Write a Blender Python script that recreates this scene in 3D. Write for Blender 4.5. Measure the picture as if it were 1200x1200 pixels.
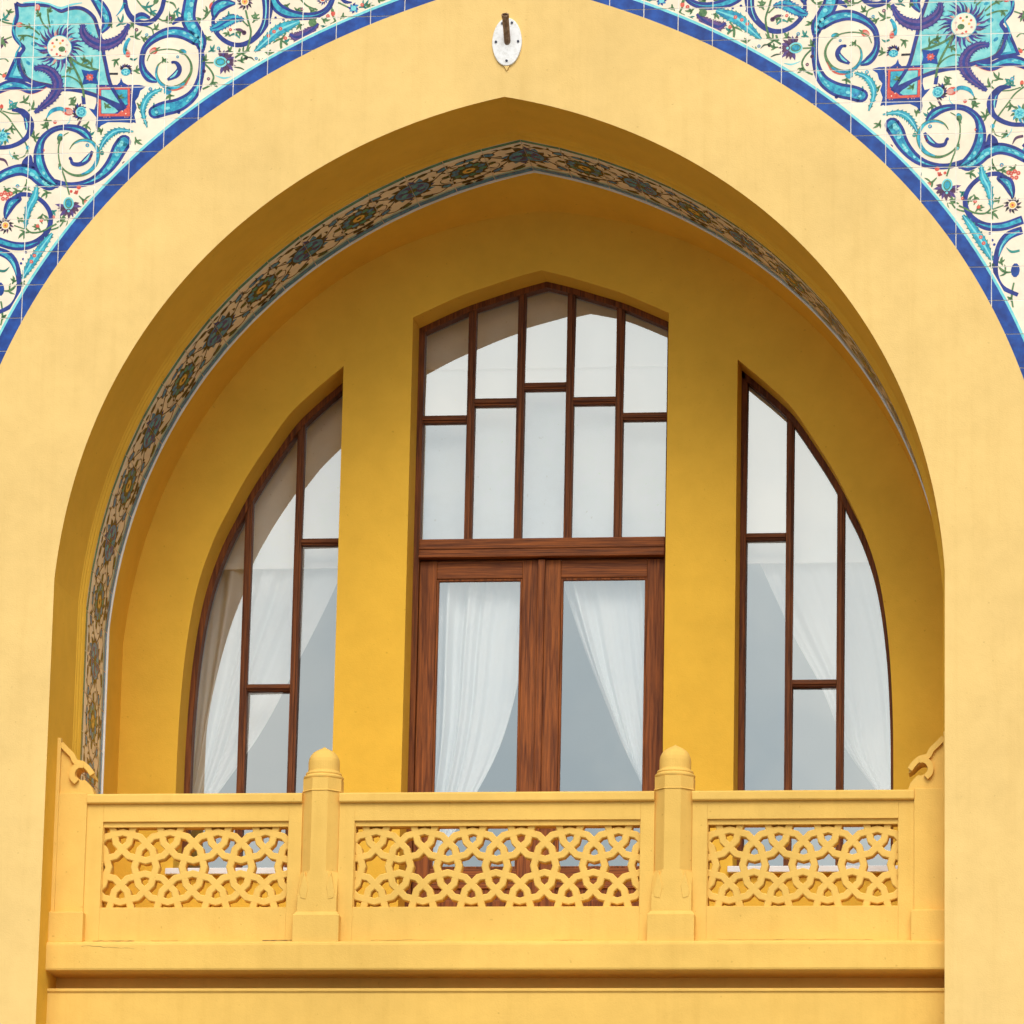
import bpy, bmesh, math, random
from mathutils import Vector, Matrix, Euler
random.seed(7)
for o in list(bpy.data.objects): bpy.data.objects.remove(o)
SC = bpy.context.scene; COL = SC.collection
R = math.radians

# ------------------------------------------------------------------ camera
cd = bpy.data.cameras.new('camera'); cam = bpy.data.objects.new('camera', cd); COL.objects.link(cam)
cd.sensor_width = 36; cd.lens = 218.16; cd.shift_x = 0.1308; cd.shift_y = -0.2642
cd.clip_start = 0.5; cd.clip_end = 3000
rx = Vector((0.987245746, 0.157015555, 0.026304988))
dn = Vector((-0.019483768, 0.283147448, -0.958878462))
fw = Vector((-0.158007024, 0.946136163, 0.282595368))
m = Matrix((( rx.x, -dn.x, -fw.x, 5.096), (rx.y, -dn.y, -fw.y, -34.9657), (rx.z, -dn.z, -fw.z, 1.6), (0, 0, 0, 1)))
cam.matrix_world = m
SC.camera = cam

# ------------------------------------------------------------------ sky + soft sun (bright overcast)
SUN_EL, SUN_AZ = 45, 7           # azimuth measured from the facade normal (-Y) towards +X
world = bpy.data.worlds.new('World'); SC.world = world; world.use_nodes = True
nt = world.node_tree; bgn = nt.nodes['Background']
sky = nt.nodes.new('ShaderNodeTexSky'); sky.sky_type = 'NISHITA'; sky.sun_disc = False
sky.sun_elevation = R(SUN_EL); sky.sun_rotation = R(180 - SUN_AZ)
sky.altitude = 50; sky.air_density = 1.0; sky.dust_density = 4.0; sky.ozone_density = 1.0
hsv = nt.nodes.new('ShaderNodeHueSaturation'); hsv.inputs['Saturation'].default_value = 0.40
nt.links.new(sky.outputs[0], hsv.inputs['Color'])
tc = nt.nodes.new('ShaderNodeTexCoord'); cn = nt.nodes.new('ShaderNodeTexNoise')      # soft broken cloud all round the sky
cn.inputs['Scale'].default_value = 7.0; cn.inputs['Detail'].default_value = 6; cn.inputs['Roughness'].default_value = 0.55
nt.links.new(tc.outputs['Generated'], cn.inputs['Vector'])
cr = nt.nodes.new('ShaderNodeValToRGB'); ce = cr.color_ramp.elements
ce[0].position = 0.34; ce[0].color = (0.66, 0.76, 0.84, 1); ce[1].position = 0.66; ce[1].color = (1.22, 1.20, 1.14, 1)
nt.links.new(cn.outputs['Fac'], cr.inputs[0])
cm = nt.nodes.new('ShaderNodeMix'); cm.data_type = 'RGBA'; cm.blend_type = 'MULTIPLY'; cm.inputs[0].default_value = 1.0
nt.links.new(hsv.outputs[0], cm.inputs[6]); nt.links.new(cr.outputs[0], cm.inputs[7]); nt.links.new(cm.outputs[2], bgn.inputs[0])
bgn.inputs[1].default_value = 0.15
sd = bpy.data.lights.new('sun', 'SUN'); sd.energy = 1.5; sd.angle = R(40); sd.color = (1.0, 0.95, 0.88)
sun = bpy.data.objects.new('sun', sd); COL.objects.link(sun)
tosun = Vector((math.sin(R(SUN_AZ)) * math.cos(R(SUN_EL)), -math.cos(R(SUN_AZ)) * math.cos(R(SUN_EL)), math.sin(R(SUN_EL))))
sun.rotation_euler = tosun.to_track_quat('Z', 'Y').to_euler(); sun.location = (6, -8, 25)
SC.view_settings.view_transform = 'Standard'; SC.view_settings.look = 'None'
SC.view_settings.exposure = 0.08; SC.view_settings.gamma = 1.0
SC.render.engine = 'CYCLES'
SC.cycles.max_bounces = 8; SC.cycles.diffuse_bounces = 5; SC.cycles.glossy_bounces = 3; SC.cycles.transparent_max_bounces = 12

# ------------------------------------------------------------------ materials
def newmat(name):
    mt = bpy.data.materials.new(name); mt.use_nodes = True
    t = mt.node_tree; return mt, t, t.nodes['Principled BSDF']
def N(t, kind, **kw):
    n = t.nodes.new(kind)
    for k, v in kw.items():
        if k in n.inputs: n.inputs[k].default_value = v
        else: setattr(n, k, v)
    return n
def noise(t, vec, scale, detail=4, rough=0.55):
    n = N(t, 'ShaderNodeTexNoise'); n.inputs['Scale'].default_value = scale
    n.inputs['Detail'].default_value = detail; n.inputs['Roughness'].default_value = rough
    if vec is not None: t.links.new(vec, n.inputs['Vector'])
    return n.outputs['Fac']
def ramp(t, fac, p0, c0, p1, c1):
    r = N(t, 'ShaderNodeValToRGB'); e = r.color_ramp.elements
    e[0].position = p0; e[0].color = (*c0, 1); e[1].position = p1; e[1].color = (*c1, 1)
    t.links.new(fac, r.inputs[0]); return r.outputs[0]
def mixc(t, fac, a, b, mode='MIX'):
    n = N(t, 'ShaderNodeMix', data_type='RGBA', blend_type=mode)
    for s, v in ((0, fac), (6, a), (7, b)):
        if hasattr(v, 'links'): t.links.new(v, n.inputs[s])
        elif isinstance(v, (int, float)): n.inputs[s].default_value = v
        else: n.inputs[s].default_value = (*v, 1)
    return n.outputs[2]
def bump(t, b, h, strength, dist):
    n = N(t, 'ShaderNodeBump'); n.inputs['Strength'].default_value = strength; n.inputs['Distance'].default_value = dist
    t.links.new(h, n.inputs['Height']); t.links.new(n.outputs[0], b.inputs['Normal'])
def sc(c, k): return tuple(min(1, v * k) for v in c)

def plaster(name, col, blotch=0.06, rough=0.8, streak=True, spec=0.2):
    mt, t, b = newmat(name)
    pos = N(t, 'ShaderNodeNewGeometry').outputs['Position']
    big = noise(t, pos, 1.1, 3, 0.6); mid = noise(t, pos, 7, 4, 0.65); fine = noise(t, pos, 120, 2, 0.6)
    c = ramp(t, big, 0.3, sc(col, 1 - blotch), 0.7, sc(col, 1 + blotch))
    c2 = ramp(t, mid, 0.32, (0.90, 0.885, 0.85), 0.62, (1.0, 1.0, 1.0))
    c = mixc(t, 0.55, c, c2, 'MULTIPLY')
    if streak:    # thin rain streaks run down the plaster
        mp = N(t, 'ShaderNodeMapping'); mp.inputs['Scale'].default_value = (9, 9, 0.45)
        t.links.new(pos, mp.inputs[0]); st = noise(t, mp.outputs[0], 1.6, 3, 0.6)
        c = mixc(t, 0.35, c, ramp(t, st, 0.3, (0.90, 0.87, 0.80), 0.5, (1, 1, 1)), 'MULTIPLY')
    sp = noise(t, pos, 38, 1, 0.5)
    c = mixc(t, 0.6, c, ramp(t, sp, 0.20, (0.72, 0.66, 0.55), 0.27, (1, 1, 1)), 'MULTIPLY')
    t.links.new(c, b.inputs['Base Color']); b.inputs['Roughness'].default_value = rough
    b.inputs['Specular IOR Level'].default_value = spec
    ad = N(t, 'ShaderNodeMath', operation='MULTIPLY_ADD'); ad.inputs[1].default_value = 2.2
    t.links.new(mid, ad.inputs[0]); t.links.new(fine, ad.inputs[2]); bump(t, b, ad.outputs[0], 0.26, 0.005)
    return mt
M = {}
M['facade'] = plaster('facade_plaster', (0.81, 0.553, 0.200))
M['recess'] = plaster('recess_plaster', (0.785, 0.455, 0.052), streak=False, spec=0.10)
M['balcony'] = plaster('balcony_plaster', (0.78, 0.485, 0.115), blotch=0.07)
M['white'] = plaster('white_plaster', (0.88, 0.86, 0.82), blotch=0.03, streak=False)
M['room'] = plaster('room_plaster', (0.42, 0.43, 0.44), blotch=0.03, streak=False)
M['bulkhead'] = plaster('bulkhead_plaster', (0.84, 0.83, 0.80), blotch=0.03, streak=False)
M['marble'] = plaster('sill_marble', (0.78, 0.76, 0.74), rough=0.35, streak=False)
M['grout'] = plaster('grout', (0.86, 0.84, 0.80), streak=False)
M['paving'] = plaster('paving', (0.24, 0.23, 0.21), streak=False)

def glaze(name, col, col2=None, var=0.10, scale=26, rough=0.16):
    mt, t, b = newmat(name)
    pos = N(t, 'ShaderNodeNewGeometry').outputs['Position']
    n1 = noise(t, pos, scale, 4, 0.6)
    c = ramp(t, n1, 0.35, sc(col, 1 - var) if col2 is None else col, 0.65, sc(col, 1 + var) if col2 is None else col2)
    oi = N(t, 'ShaderNodeObjectInfo').outputs['Random']
    c = mixc(t, 0.5, c, ramp(t, oi, 0.0, (0.90, 0.89, 0.86), 1.0, (1, 1, 1)), 'MULTIPLY')
    t.links.new(c, b.inputs['Base Color']); b.inputs['Roughness'].default_value = rough
    b.inputs['Specular IOR Level'].default_value = 0.35
    bump(t, b, noise(t, pos, 9, 2), 0.12, 0.01)
    return mt
def lin(r, g, b_):
    f = lambda v: (v / 255 / 12.92) if v <= 10 else ((v / 255 + 0.055) / 1.055) ** 2.4
    return (f(r), f(g), f(b_))
G = {}
G['cream'] = glaze('glaze_cream', lin(242, 226, 200), var=0.06, scale=9)
G['white'] = glaze('glaze_white', lin(236, 236, 228), var=0.04)
G['navy'] = glaze('glaze_navy', lin(26, 40, 112), lin(40, 62, 146))
G['blue'] = glaze('glaze_blue', lin(8, 50, 124), lin(22, 78, 162), scale=14)
G['turq'] = glaze('glaze_turquoise', lin(16, 118, 160), lin(62, 186, 200), scale=40)
G['pale'] = glaze('glaze_pale_turquoise', lin(96, 190, 194), lin(146, 214, 208), scale=24)
G['aqua'] = glaze('glaze_aqua', lin(104, 200, 205), lin(140, 218, 218))
G['red'] = glaze('glaze_red', lin(205, 70, 55), lin(226, 105, 84), scale=60)
G['green'] = glaze('glaze_green', lin(58, 104, 62), lin(104, 140, 88), scale=60)
G['purple'] = glaze('glaze_purple', lin(72, 52, 116), lin(104, 78, 140), scale=70)
G['plum'] = glaze('glaze_plum', lin(70, 46, 78), lin(104, 66, 96), scale=70)
G['yellow'] = glaze('glaze_yellow', lin(226, 168, 60), lin(238, 196, 110), scale=60)
G['pink'] = glaze('glaze_pink', lin(205, 140, 128), lin(222, 170, 152), scale=60)
G['ink'] = glaze('glaze_ink', lin(26, 26, 34), lin(44, 40, 46))
G['teal'] = glaze('glaze_teal', lin(30, 108, 98), lin(60, 150, 136), scale=12)
G['petrol'] = glaze('glaze_petrol', lin(20, 92, 158), lin(64, 158, 196), scale=40)
G['olive'] = glaze('glaze_olive', lin(34, 62, 50), lin(74, 98, 62), scale=40)
GN = list(G.keys()); GI = {n: i for i, n in enumerate(GN)}

def wood(name, axis, k=1.0):
    mt, t, b = newmat(name)
    pos = N(t, 'ShaderNodeNewGeometry').outputs['Position']
    oi = N(t, 'ShaderNodeObjectInfo').outputs['Random']
    mp = N(t, 'ShaderNodeMapping')
    mp.inputs['Scale'].default_value = (75, 75, 3.0) if axis == 'z' else (3.0, 75, 75)
    cx = N(t, 'ShaderNodeCombineXYZ')
    mul = N(t, 'ShaderNodeMath', operation='MULTIPLY'); mul.inputs[1].default_value = 40
    t.links.new(oi, mul.inputs[0])
    for i in range(3): t.links.new(mul.outputs[0], cx.inputs[i])
    t.links.new(pos, mp.inputs['Vector']); t.links.new(cx.outputs[0], mp.inputs['Location'])
    g = noise(t, mp.outputs[0], 1.0, 8, 0.7)
    w = N(t, 'ShaderNodeTexWave', wave_type='RINGS'); w.inputs['Scale'].default_value = 0.30
    w.inputs['Distortion'].default_value = 9; w.inputs['Detail'].default_value = 4; w.inputs['Detail Scale'].default_value = 1.4
    t.links.new(mp.outputs[0], w.inputs['Vector'])
    c = ramp(t, g, 0.30, sc(lin(80, 40, 18), k), 0.70, sc(lin(172, 96, 38), k))
    c = mixc(t, 0.75, c, ramp(t, w.outputs['Fac'], 0.0, (0.50, 0.42, 0.36), 0.42, (1, 1, 1)), 'MULTIPLY')
    c = mixc(t, 0.5, c, ramp(t, oi, 0, (0.72, 0.68, 0.66), 1, (1, 1, 1)), 'MULTIPLY')
    t.links.new(c, b.inputs['Base Color']); b.inputs['Roughness'].default_value = 0.6; b.inputs['Specular IOR Level'].default_value = 0.25
    bump(t, b, g, 0.25, 0.002)
    return mt
M['wood_v'] = wood('oak_upright', 'z'); M['wood_h'] = wood('oak_rail', 'x')
M['bar_v'] = wood('shaded_oak_upright', 'z', 0.74); M['bar_h'] = wood('shaded_oak_bar', 'x', 0.74)  # same oak toned down: shade on bars and frames put into the colour

def glass_mat():
    mt, t, b = newmat('coated_glass'); t.nodes.remove(b)
    out = t.nodes['Material Output']
    gl = N(t, 'ShaderNodeBsdfGlossy'); gl.inputs['Roughness'].default_value = 0.0; gl.inputs['Color'].default_value = (0.97, 1.0, 0.96, 1)
    tr = N(t, 'ShaderNodeBsdfTransparent'); tr.inputs['Color'].default_value = (0.99, 1.0, 0.99, 1)
    pos = N(t, 'ShaderNodeNewGeometry').outputs['Position']
    bm_ = N(t, 'ShaderNodeBump'); bm_.inputs['Strength'].default_value = 0.05; bm_.inputs['Distance'].default_value = 0.02
    t.links.new(noise(t, pos, 1.7, 1), bm_.inputs['Height']); t.links.new(bm_.outputs[0], gl.inputs['Normal'])
    mx = N(t, 'ShaderNodeMixShader'); mx.inputs[0].default_value = 0.335
    t.links.new(tr.outputs[0], mx.inputs[1]); t.links.new(gl.outputs[0], mx.inputs[2]); t.links.new(mx.outputs[0], out.inputs[0])
    return mt
M['glass'] = glass_mat()
def sheer_mat():
    mt, t, b = newmat('sheer_curtain'); t.nodes.remove(b); out = t.nodes['Material Output']
    d = N(t, 'ShaderNodeBsdfDiffuse'); d.inputs[0].default_value = (0.93, 0.93, 0.92, 1)
    tl = N(t, 'ShaderNodeBsdfTranslucent'); tl.inputs[0].default_value = (0.85, 0.85, 0.83, 1)
    tr = N(t, 'ShaderNodeBsdfTransparent')
    a = N(t, 'ShaderNodeMixShader'); a.inputs[0].default_value = 0.25
    t.links.new(d.outputs[0], a.inputs[1]); t.links.new(tl.outputs[0], a.inputs[2])
    c = N(t, 'ShaderNodeMixShader'); c.inputs[0].default_value = 0.05
    t.links.new(a.outputs[0], c.inputs[1]); t.links.new(tr.outputs[0], c.inputs[2]); t.links.new(c.outputs[0], out.inputs[0])
    return mt
M['sheer'] = sheer_mat()
def simple(name, col, rough, metal=0.0, wear=None):
    mt, t, b = newmat(name); b.inputs['Roughness'].default_value = rough; b.inputs['Metallic'].default_value = metal
    pos = N(t, 'ShaderNodeNewGeometry').outputs['Position']
    c = ramp(t, noise(t, pos, 45, 5, 0.65), 0.35, wear or sc(col, 0.85), 0.55, col)
    t.links.new(c, b.inputs['Base Color']); return mt
M['enamel'] = simple('white_enamel', (0.80, 0.79, 0.77), 0.35, wear=(0.66, 0.64, 0.60))
M['rust'] = simple('rusty_steel', (0.20, 0.12, 0.07), 0.55, 0.5, wear=(0.35, 0.25, 0.17))
M['crack'] = simple('crack_grime', (0.20, 0.12, 0.04), 0.9)
M['dark'] = simple('dark_bolt', (0.03, 0.03, 0.05), 0.5, 0.3)

# ------------------------------------------------------------------ object helpers
def mesh(name, verts, faces, mats, parent=None, smooth=False, mi=None):
    me = bpy.data.meshes.new(name); me.from_pydata([tuple(v) for v in verts], [], faces)
    for mm in (mats if isinstance(mats, (list, tuple)) else [mats]): me.materials.append(mm)
    if mi is not None: me.polygons.foreach_set('material_index', mi)
    if smooth: me.polygons.foreach_set('use_smooth', [True] * len(me.polygons))
    me.update()
    o = bpy.data.objects.new(name, me); COL.objects.link(o); o.parent = parent
    return o
def instance(src, name, loc, parent, rot=None):
    o = bpy.data.objects.new(name, src.data if hasattr(src, 'data') else src); COL.objects.link(o); o.parent = parent
    o.location = loc
    if rot is not None: o.rotation_euler = rot
    return o
def thing(name, label, cat, loc=(0, 0, 0), group=None):
    o = bpy.data.objects.new(name, None); COL.objects.link(o); o.location = loc; o.empty_display_size = 0.1
    tag(o, label, cat, group); return o
def tag(o, label, cat, group=None):
    o['label'] = label; o['category'] = cat
    if group: o['group'] = group
    return o
def fixn(o):
    bm = bmesh.new(); bm.from_mesh(o.data); bmesh.ops.remove_doubles(bm, verts=bm.verts, dist=1e-5)
    bmesh.ops.recalc_face_normals(bm, faces=bm.faces); bm.to_mesh(o.data); bm.free(); return o
def bevel(o, w, seg=2):
    bm = bmesh.new(); bm.from_mesh(o.data); bmesh.ops.remove_doubles(bm, verts=bm.verts, dist=1e-5)
    bmesh.ops.recalc_face_normals(bm, faces=bm.faces)
    es = [e for e in bm.edges if len(e.link_faces) == 2 and e.calc_face_angle(0) > 0.5]
    bmesh.ops.bevel(bm, geom=es, offset=w, segments=seg, profile=0.6, affect='EDGES', clamp_overlap=True)
    bm.to_mesh(o.data); bm.free(); return o
def box(name, x0, x1, y0, y1, z0, z1, mat, parent=None, bev=0.0):
    v = [(x, y, z) for x in (x0, x1) for y in (y0, y1) for z in (z0, z1)]
    f = [(0, 1, 3, 2), (4, 6, 7, 5), (0, 4, 5, 1), (2, 3, 7, 6), (0, 2, 6, 4), (1, 5, 7, 3)]
    o = fixn(mesh(name, v, f, mat, parent))
    if bev: bevel(o, bev)
    return o
def prism(name, poly, y0, y1, mat, parent=None, bev=0.0):
    """polygon in (x,z) extruded from y0 (front) to y1"""
    n = len(poly); v = [(x, y0, z) for x, z in poly] + [(x, y1, z) for x, z in poly]
    f = [tuple(range(n)), tuple(range(2 * n - 1, n - 1, -1))] + [(i, i + n, (i + 1) % n + n, (i + 1) % n) for i in range(n)]
    o = fixn(mesh(name, v, f, mat, parent))
    if bev: bevel(o, bev)
    return o
def offset_poly(poly, w):
    """inward miter offset of a closed polygon"""
    n = len(poly); A = sum(poly[i][0] * poly[(i + 1) % n][1] - poly[(i + 1) % n][0] * poly[i][1] for i in range(n))
    s = 1 if A > 0 else -1; out = []
    for i in range(n):
        p0, p1, p2 = Vector(poly[i - 1]), Vector(poly[i]), Vector(poly[(i + 1) % n])
        a = (p1 - p0).normalized(); b = (p2 - p1).normalized()
        na = Vector((-a.y, a.x)) * s; nb = Vector((-b.y, b.x)) * s
        k = (na + nb); k = k / max(0.35, k.dot(na)); out.append(tuple(p1 + k * w))
    return out
def ring(name, outer, inner, y0, y1, mat, parent, bev=0):
    n = len(outer); v = [(x, y0, z) for x, z in outer] + [(x, y0, z) for x, z in inner] + [(x, y1, z) for x, z in outer] + [(x, y1, z) for x, z in inner]
    f = []
    for i in range(n):
        j = (i + 1) % n
        f += [(i, j, n + j, n + i), (2 * n + i, 3 * n + i, 3 * n + j, 2 * n + j), (i, 2 * n + i, 2 * n + j, j), (n + i, n + j, 3 * n + j, 3 * n + i)]
    o = fixn(mesh(name, v, f, mat, parent))
    if bev: bevel(o, bev, 1)
    return o
def clip_half(poly, a, b, c):       # keep a*x+b*z<=c
    out = []
    for i in range(len(poly)):
        p, q = poly[i], poly[(i + 1) % len(poly)]
        dp, dq = a * p[0] + b * p[1] - c, a * q[0] + b * q[1] - c
        if dp <= 0: out.append(p)
        if (dp < 0 < dq) or (dq < 0 < dp):
            t = dp / (dp - dq); out.append((p[0] + t * (q[0] - p[0]), p[1] + t * (q[1] - p[1])))
    return out
def clip_rect(poly, x0, x1, z0, z1):
    for a, b, c in ((-1, 0, -x0), (1, 0, x1), (0, -1, -z0), (0, 1, z1)):
        poly = clip_half(poly, a, b, c)
        if len(poly) < 3: return []
    return poly
def clip_convex(poly, conv):
    n = len(conv); A = sum(conv[i][0] * conv[(i + 1) % n][1] - conv[(i + 1) % n][0] * conv[i][1] for i in range(n)); s = 1 if A > 0 else -1
    for i in range(n):
        p, q = conv[i], conv[(i + 1) % n]; ex, ez = (q[0] - p[0]) * s, (q[1] - p[1]) * s
        if abs(ex) + abs(ez) < 1e-9: continue
        a, b = ez, -ex; poly = clip_half(poly, a, b, a * p[0] + b * p[1])
        if len(poly) < 3: return []
    return poly
def hull(P):
    P = sorted(set(P)); cr = lambda o, a, b: (a[0] - o[0]) * (b[1] - o[1]) - (a[1] - o[1]) * (b[0] - o[0])
    def half(Q):
        h = []
        for p in Q:
            while len(h) > 1 and cr(h[-2], h[-1], p) <= 1e-7: h.pop()
            h.append(p)
        return h[:-1]
    return half(P) + half(P[::-1])
def smooth_pts(pts, k=6):
    """Catmull-Rom through points of any dimension"""
    P = [pts[0]] + list(pts) + [pts[-1]]; out = []
    for i in range(1, len(P) - 2):
        for s in range(k):
            t = s / k; out.append(tuple(0.5 * (2 * b + (c - a) * t + (2 * a - 5 * b + 4 * c - d) * t * t + (3 * b - a - 3 * c + d) * t ** 3)
                                        for a, b, c, d in zip(P[i - 1], P[i], P[i + 1], P[i + 2])))
    out.append(tuple(pts[-1])); return out

# ------------------------------------------------------------------ arch profiles (x, z), springing at z = 10
KI = (-0.01922, 0.13598, -0.28852, 0.44004, -0.19609, 2.62717)
KO = (0.21534, -0.5948, 0.71561, -0.25931, 3.31073)
def pv(k, t):
    r = 0
    for c in k: r = r * t + c
    return r
def pol(k, t): r = pv(k, t); return (r * math.cos(t), 10 + r * math.sin(t))
NS = 84
half_in = [pol(KI, math.pi / 2 * i / NS) for i in range(NS + 1)]
half_out = [pol(KO, math.pi / 2 * i / NS) for i in range(NS + 1)]
def both(h): return [(-x, z) for x, z in h] + [(x, z) for x, z in reversed(h[:-1])]   # left springing -> apex -> right springing
IN, OUT = both(half_in), both(half_out)
def inset(prof, s):
    """move an open arch profile towards the opening by s"""
    out = []; n = len(prof)
    for i in range(n):
        a = Vector(prof[max(0, i - 1)]); b = Vector(prof[min(n - 1, i + 1)]); p = Vector(prof[i])
        t = (b - a).normalized(); out.append(tuple(p + Vector((t.y, -t.x)) * s))
    mid = n // 2
    out[0] = (prof[0][0] + s, prof[0][1]); out[-1] = (prof[-1][0] - s, prof[-1][1])
    out[mid] = (0.0, prof[mid][1] - s * 1.03)
    return out
def legs(prof, zb): return [(prof[0][0], zb)] + list(prof) + [(prof[-1][0], zb)]
def loft(name, secs, mat, parent, smooth=False):
    """secs: list of (profile, y)"""
    n = len(secs[0][0]); v = []; f = []
    for pr, y in secs: v += [(x, y, z) for x, z in pr]
    for s in range(len(secs) - 1):
        for i in range(n - 1): f.append((s * n + i, s * n + i + 1, (s + 1) * n + i + 1, (s + 1) * n + i))
    return mesh(name, v, f, mat, parent, smooth)

# ------------------------------------------------------------------ ground
g = mesh('ground', [(-400, -400, 0), (400, -400, 0), (400, 400, 0), (-400, 400, 0)], [(0, 1, 2, 3)], M['paving']); g['kind'] = 'structure'

# ------------------------------------------------------------------ building
bld = thing('building', 'yellow plastered building front with a deep pointed arch balcony', 'building', (0, 0, 0))
ZF = 7.90                       # balcony floor
TX, TZ = 0.207, 0.2055          # tile pitch
PX = 18 * TX; PZT = 13.462 + 3 * TZ
def front_wall():
    v, f = [], []
    def quad(a, b, c, d):
        i = len(v); v.extend([a, b, c, d]); f.append((i, i + 1, i + 2, i + 3))
    for i in range(len(IN) - 1):    # broad band between the two arches
        a, b, c, d = IN[i], IN[i + 1], OUT[i + 1], OUT[i]
        quad((a[0], 0, a[1]), (b[0], 0, b[1]), (c[0], 0, c[1]), (d[0], 0, d[1]))
        quad((d[0], 0, d[1]), (c[0], 0, c[1]), (c[0], 0.05, c[1]), (d[0], 0.05, d[1]))
    xi, xo = IN[-1][0], OUT[-1][0]
    for s in (-1, 1):
        quad((s * xi, 0, 0), (s * xo, 0, 0), (s * xo, 0, 10), (s * xi, 0, 10))
        quad((s * xo, 0, 0), (s * 9, 0, 0), (s * 9, 0, 10), (s * xo, 0, 10))
        quad((s * PX, 0, 10), (s * 9, 0, 10), (s * 9, 0, 17), (s * PX, 0, 17))
        quad((s * PX, 0, 10), (s * PX, 0, 17), (s * PX, 0.05, 17), (s * PX, 0.05, 10))
        quad((s * xo, 0, 10), (s * PX, 0, 10), (s * PX, 0.05, 10), (s * xo, 0.05, 10))
    quad((-PX, 0, PZT), (PX, 0, PZT), (PX, 0, 17), (-PX, 0, 17))
    quad((-PX, 0, PZT), (PX, 0, PZT), (PX, 0.05, PZT), (-PX, 0.05, PZT))
    return fixn(mesh('front_wall', v, f, M['facade'], bld))
front_wall()
for s in (-1, 1): box('side_wall', s * 9 - (0.3 if s > 0 else 0), s * 9 + (0 if s > 0 else 0.3), 0.02, 9, 0, 17, M['facade'], bld)
box('rear_wall', -8.7, 8.7, 8.7, 9.0, 0, 17, M['facade'], bld)
box('roof', -9.3, 9.3, -0.3, 9.3, 17.0, 17.3, M['facade'], bld)

# reveal of the arch: shallow cove, small moulding, tile band seat, white step, inner vault
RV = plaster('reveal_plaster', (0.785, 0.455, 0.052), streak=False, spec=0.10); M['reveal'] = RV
ZB = 6.6
secs = []
for k in range(9):
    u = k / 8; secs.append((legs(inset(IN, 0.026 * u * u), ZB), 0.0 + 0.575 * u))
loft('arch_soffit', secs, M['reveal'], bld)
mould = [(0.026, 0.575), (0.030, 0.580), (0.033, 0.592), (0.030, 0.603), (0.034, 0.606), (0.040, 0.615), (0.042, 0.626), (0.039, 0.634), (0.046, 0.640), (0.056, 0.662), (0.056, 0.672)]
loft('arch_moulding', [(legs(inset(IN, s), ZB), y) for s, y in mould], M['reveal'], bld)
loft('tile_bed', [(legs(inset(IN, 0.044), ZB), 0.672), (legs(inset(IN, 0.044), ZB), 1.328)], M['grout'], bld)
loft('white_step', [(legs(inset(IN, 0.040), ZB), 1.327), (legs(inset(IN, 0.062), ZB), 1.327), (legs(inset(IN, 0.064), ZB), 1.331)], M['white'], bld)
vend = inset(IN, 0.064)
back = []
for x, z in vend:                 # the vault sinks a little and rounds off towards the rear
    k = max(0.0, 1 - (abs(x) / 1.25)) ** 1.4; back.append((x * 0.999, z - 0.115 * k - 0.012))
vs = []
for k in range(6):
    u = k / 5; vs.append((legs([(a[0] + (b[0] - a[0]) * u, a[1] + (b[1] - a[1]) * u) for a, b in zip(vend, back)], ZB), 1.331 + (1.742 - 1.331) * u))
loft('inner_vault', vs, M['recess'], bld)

# rear wall of the balcony with three openings
YB, YW = 1.74, 2.0
half_mid = smooth_pts([(0.80, 12.065), (0.64, 12.14), (0.49, 12.205), (0.32, 12.262), (0.16, 12.313), (0.0, 12.356)], 9)
MID = [(-0.80, ZF)] + [(-x, z) for x, z in half_mid] + [(x, z) for x, z in reversed(half_mid[:-1])] + [(0.80, ZF)]
ZS = 8.59
curve = smooth_pts([(1.23, 11.76), (1.30, 11.70), (1.42, 11.595), (1.56, 11.455), (1.69, 11.265), (1.82, 11.055), (1.92, 10.86), (2.02, 10.64), (2.11, 10.34), (2.165, 9.96), (2.19, 9.55), (2.196, 9.15), (2.196, ZS)], 8)
SIDE_R = [(1.23, ZS)] + curve
SIDE_L = [(-x, z) for x, z in SIDE_R]
def back_wall():
    bm = bmesh.new()
    def loop(poly):
        vs_ = [bm.verts.new((x, YB, z)) for x, z in poly]
        return [bm.edges.new((vs_[i], vs_[(i + 1) % len(vs_)])) for i in range(len(vs_))]
    outl = [(-3.0, ZF - 0.02), (-3.0, 13.3), (3.0, 13.3), (3.0, ZF - 0.02)]
    mid_notch = [(-3.0, ZF - 0.02), (-3.0, 13.3), (3.0, 13.3), (3.0, ZF - 0.02), (0.80, ZF - 0.02)] + list(reversed(MID[1:-1])) + [(-0.80, ZF - 0.02)]
    E_ = loop(mid_notch) + loop(SIDE_L) + loop(SIDE_R)
    bmesh.ops.triangle_fill(bm, use_beauty=True, use_dissolve=False, edges=E_)
    for f in bm.faces:
        if f.normal.y > 0: f.normal_flip()
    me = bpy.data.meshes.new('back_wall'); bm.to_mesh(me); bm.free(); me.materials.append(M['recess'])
    o = bpy.data.objects.new('back_wall', me); COL.objects.link(o); o.parent = bld
back_wall()
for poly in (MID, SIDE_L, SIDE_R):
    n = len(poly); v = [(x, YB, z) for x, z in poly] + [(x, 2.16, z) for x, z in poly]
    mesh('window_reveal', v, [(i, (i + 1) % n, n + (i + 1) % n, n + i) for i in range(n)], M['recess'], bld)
box('balcony_floor', -2.62, 2.62, 0.24, 2.3, 7.72, 7.87, M['balcony'], bld)
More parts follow.
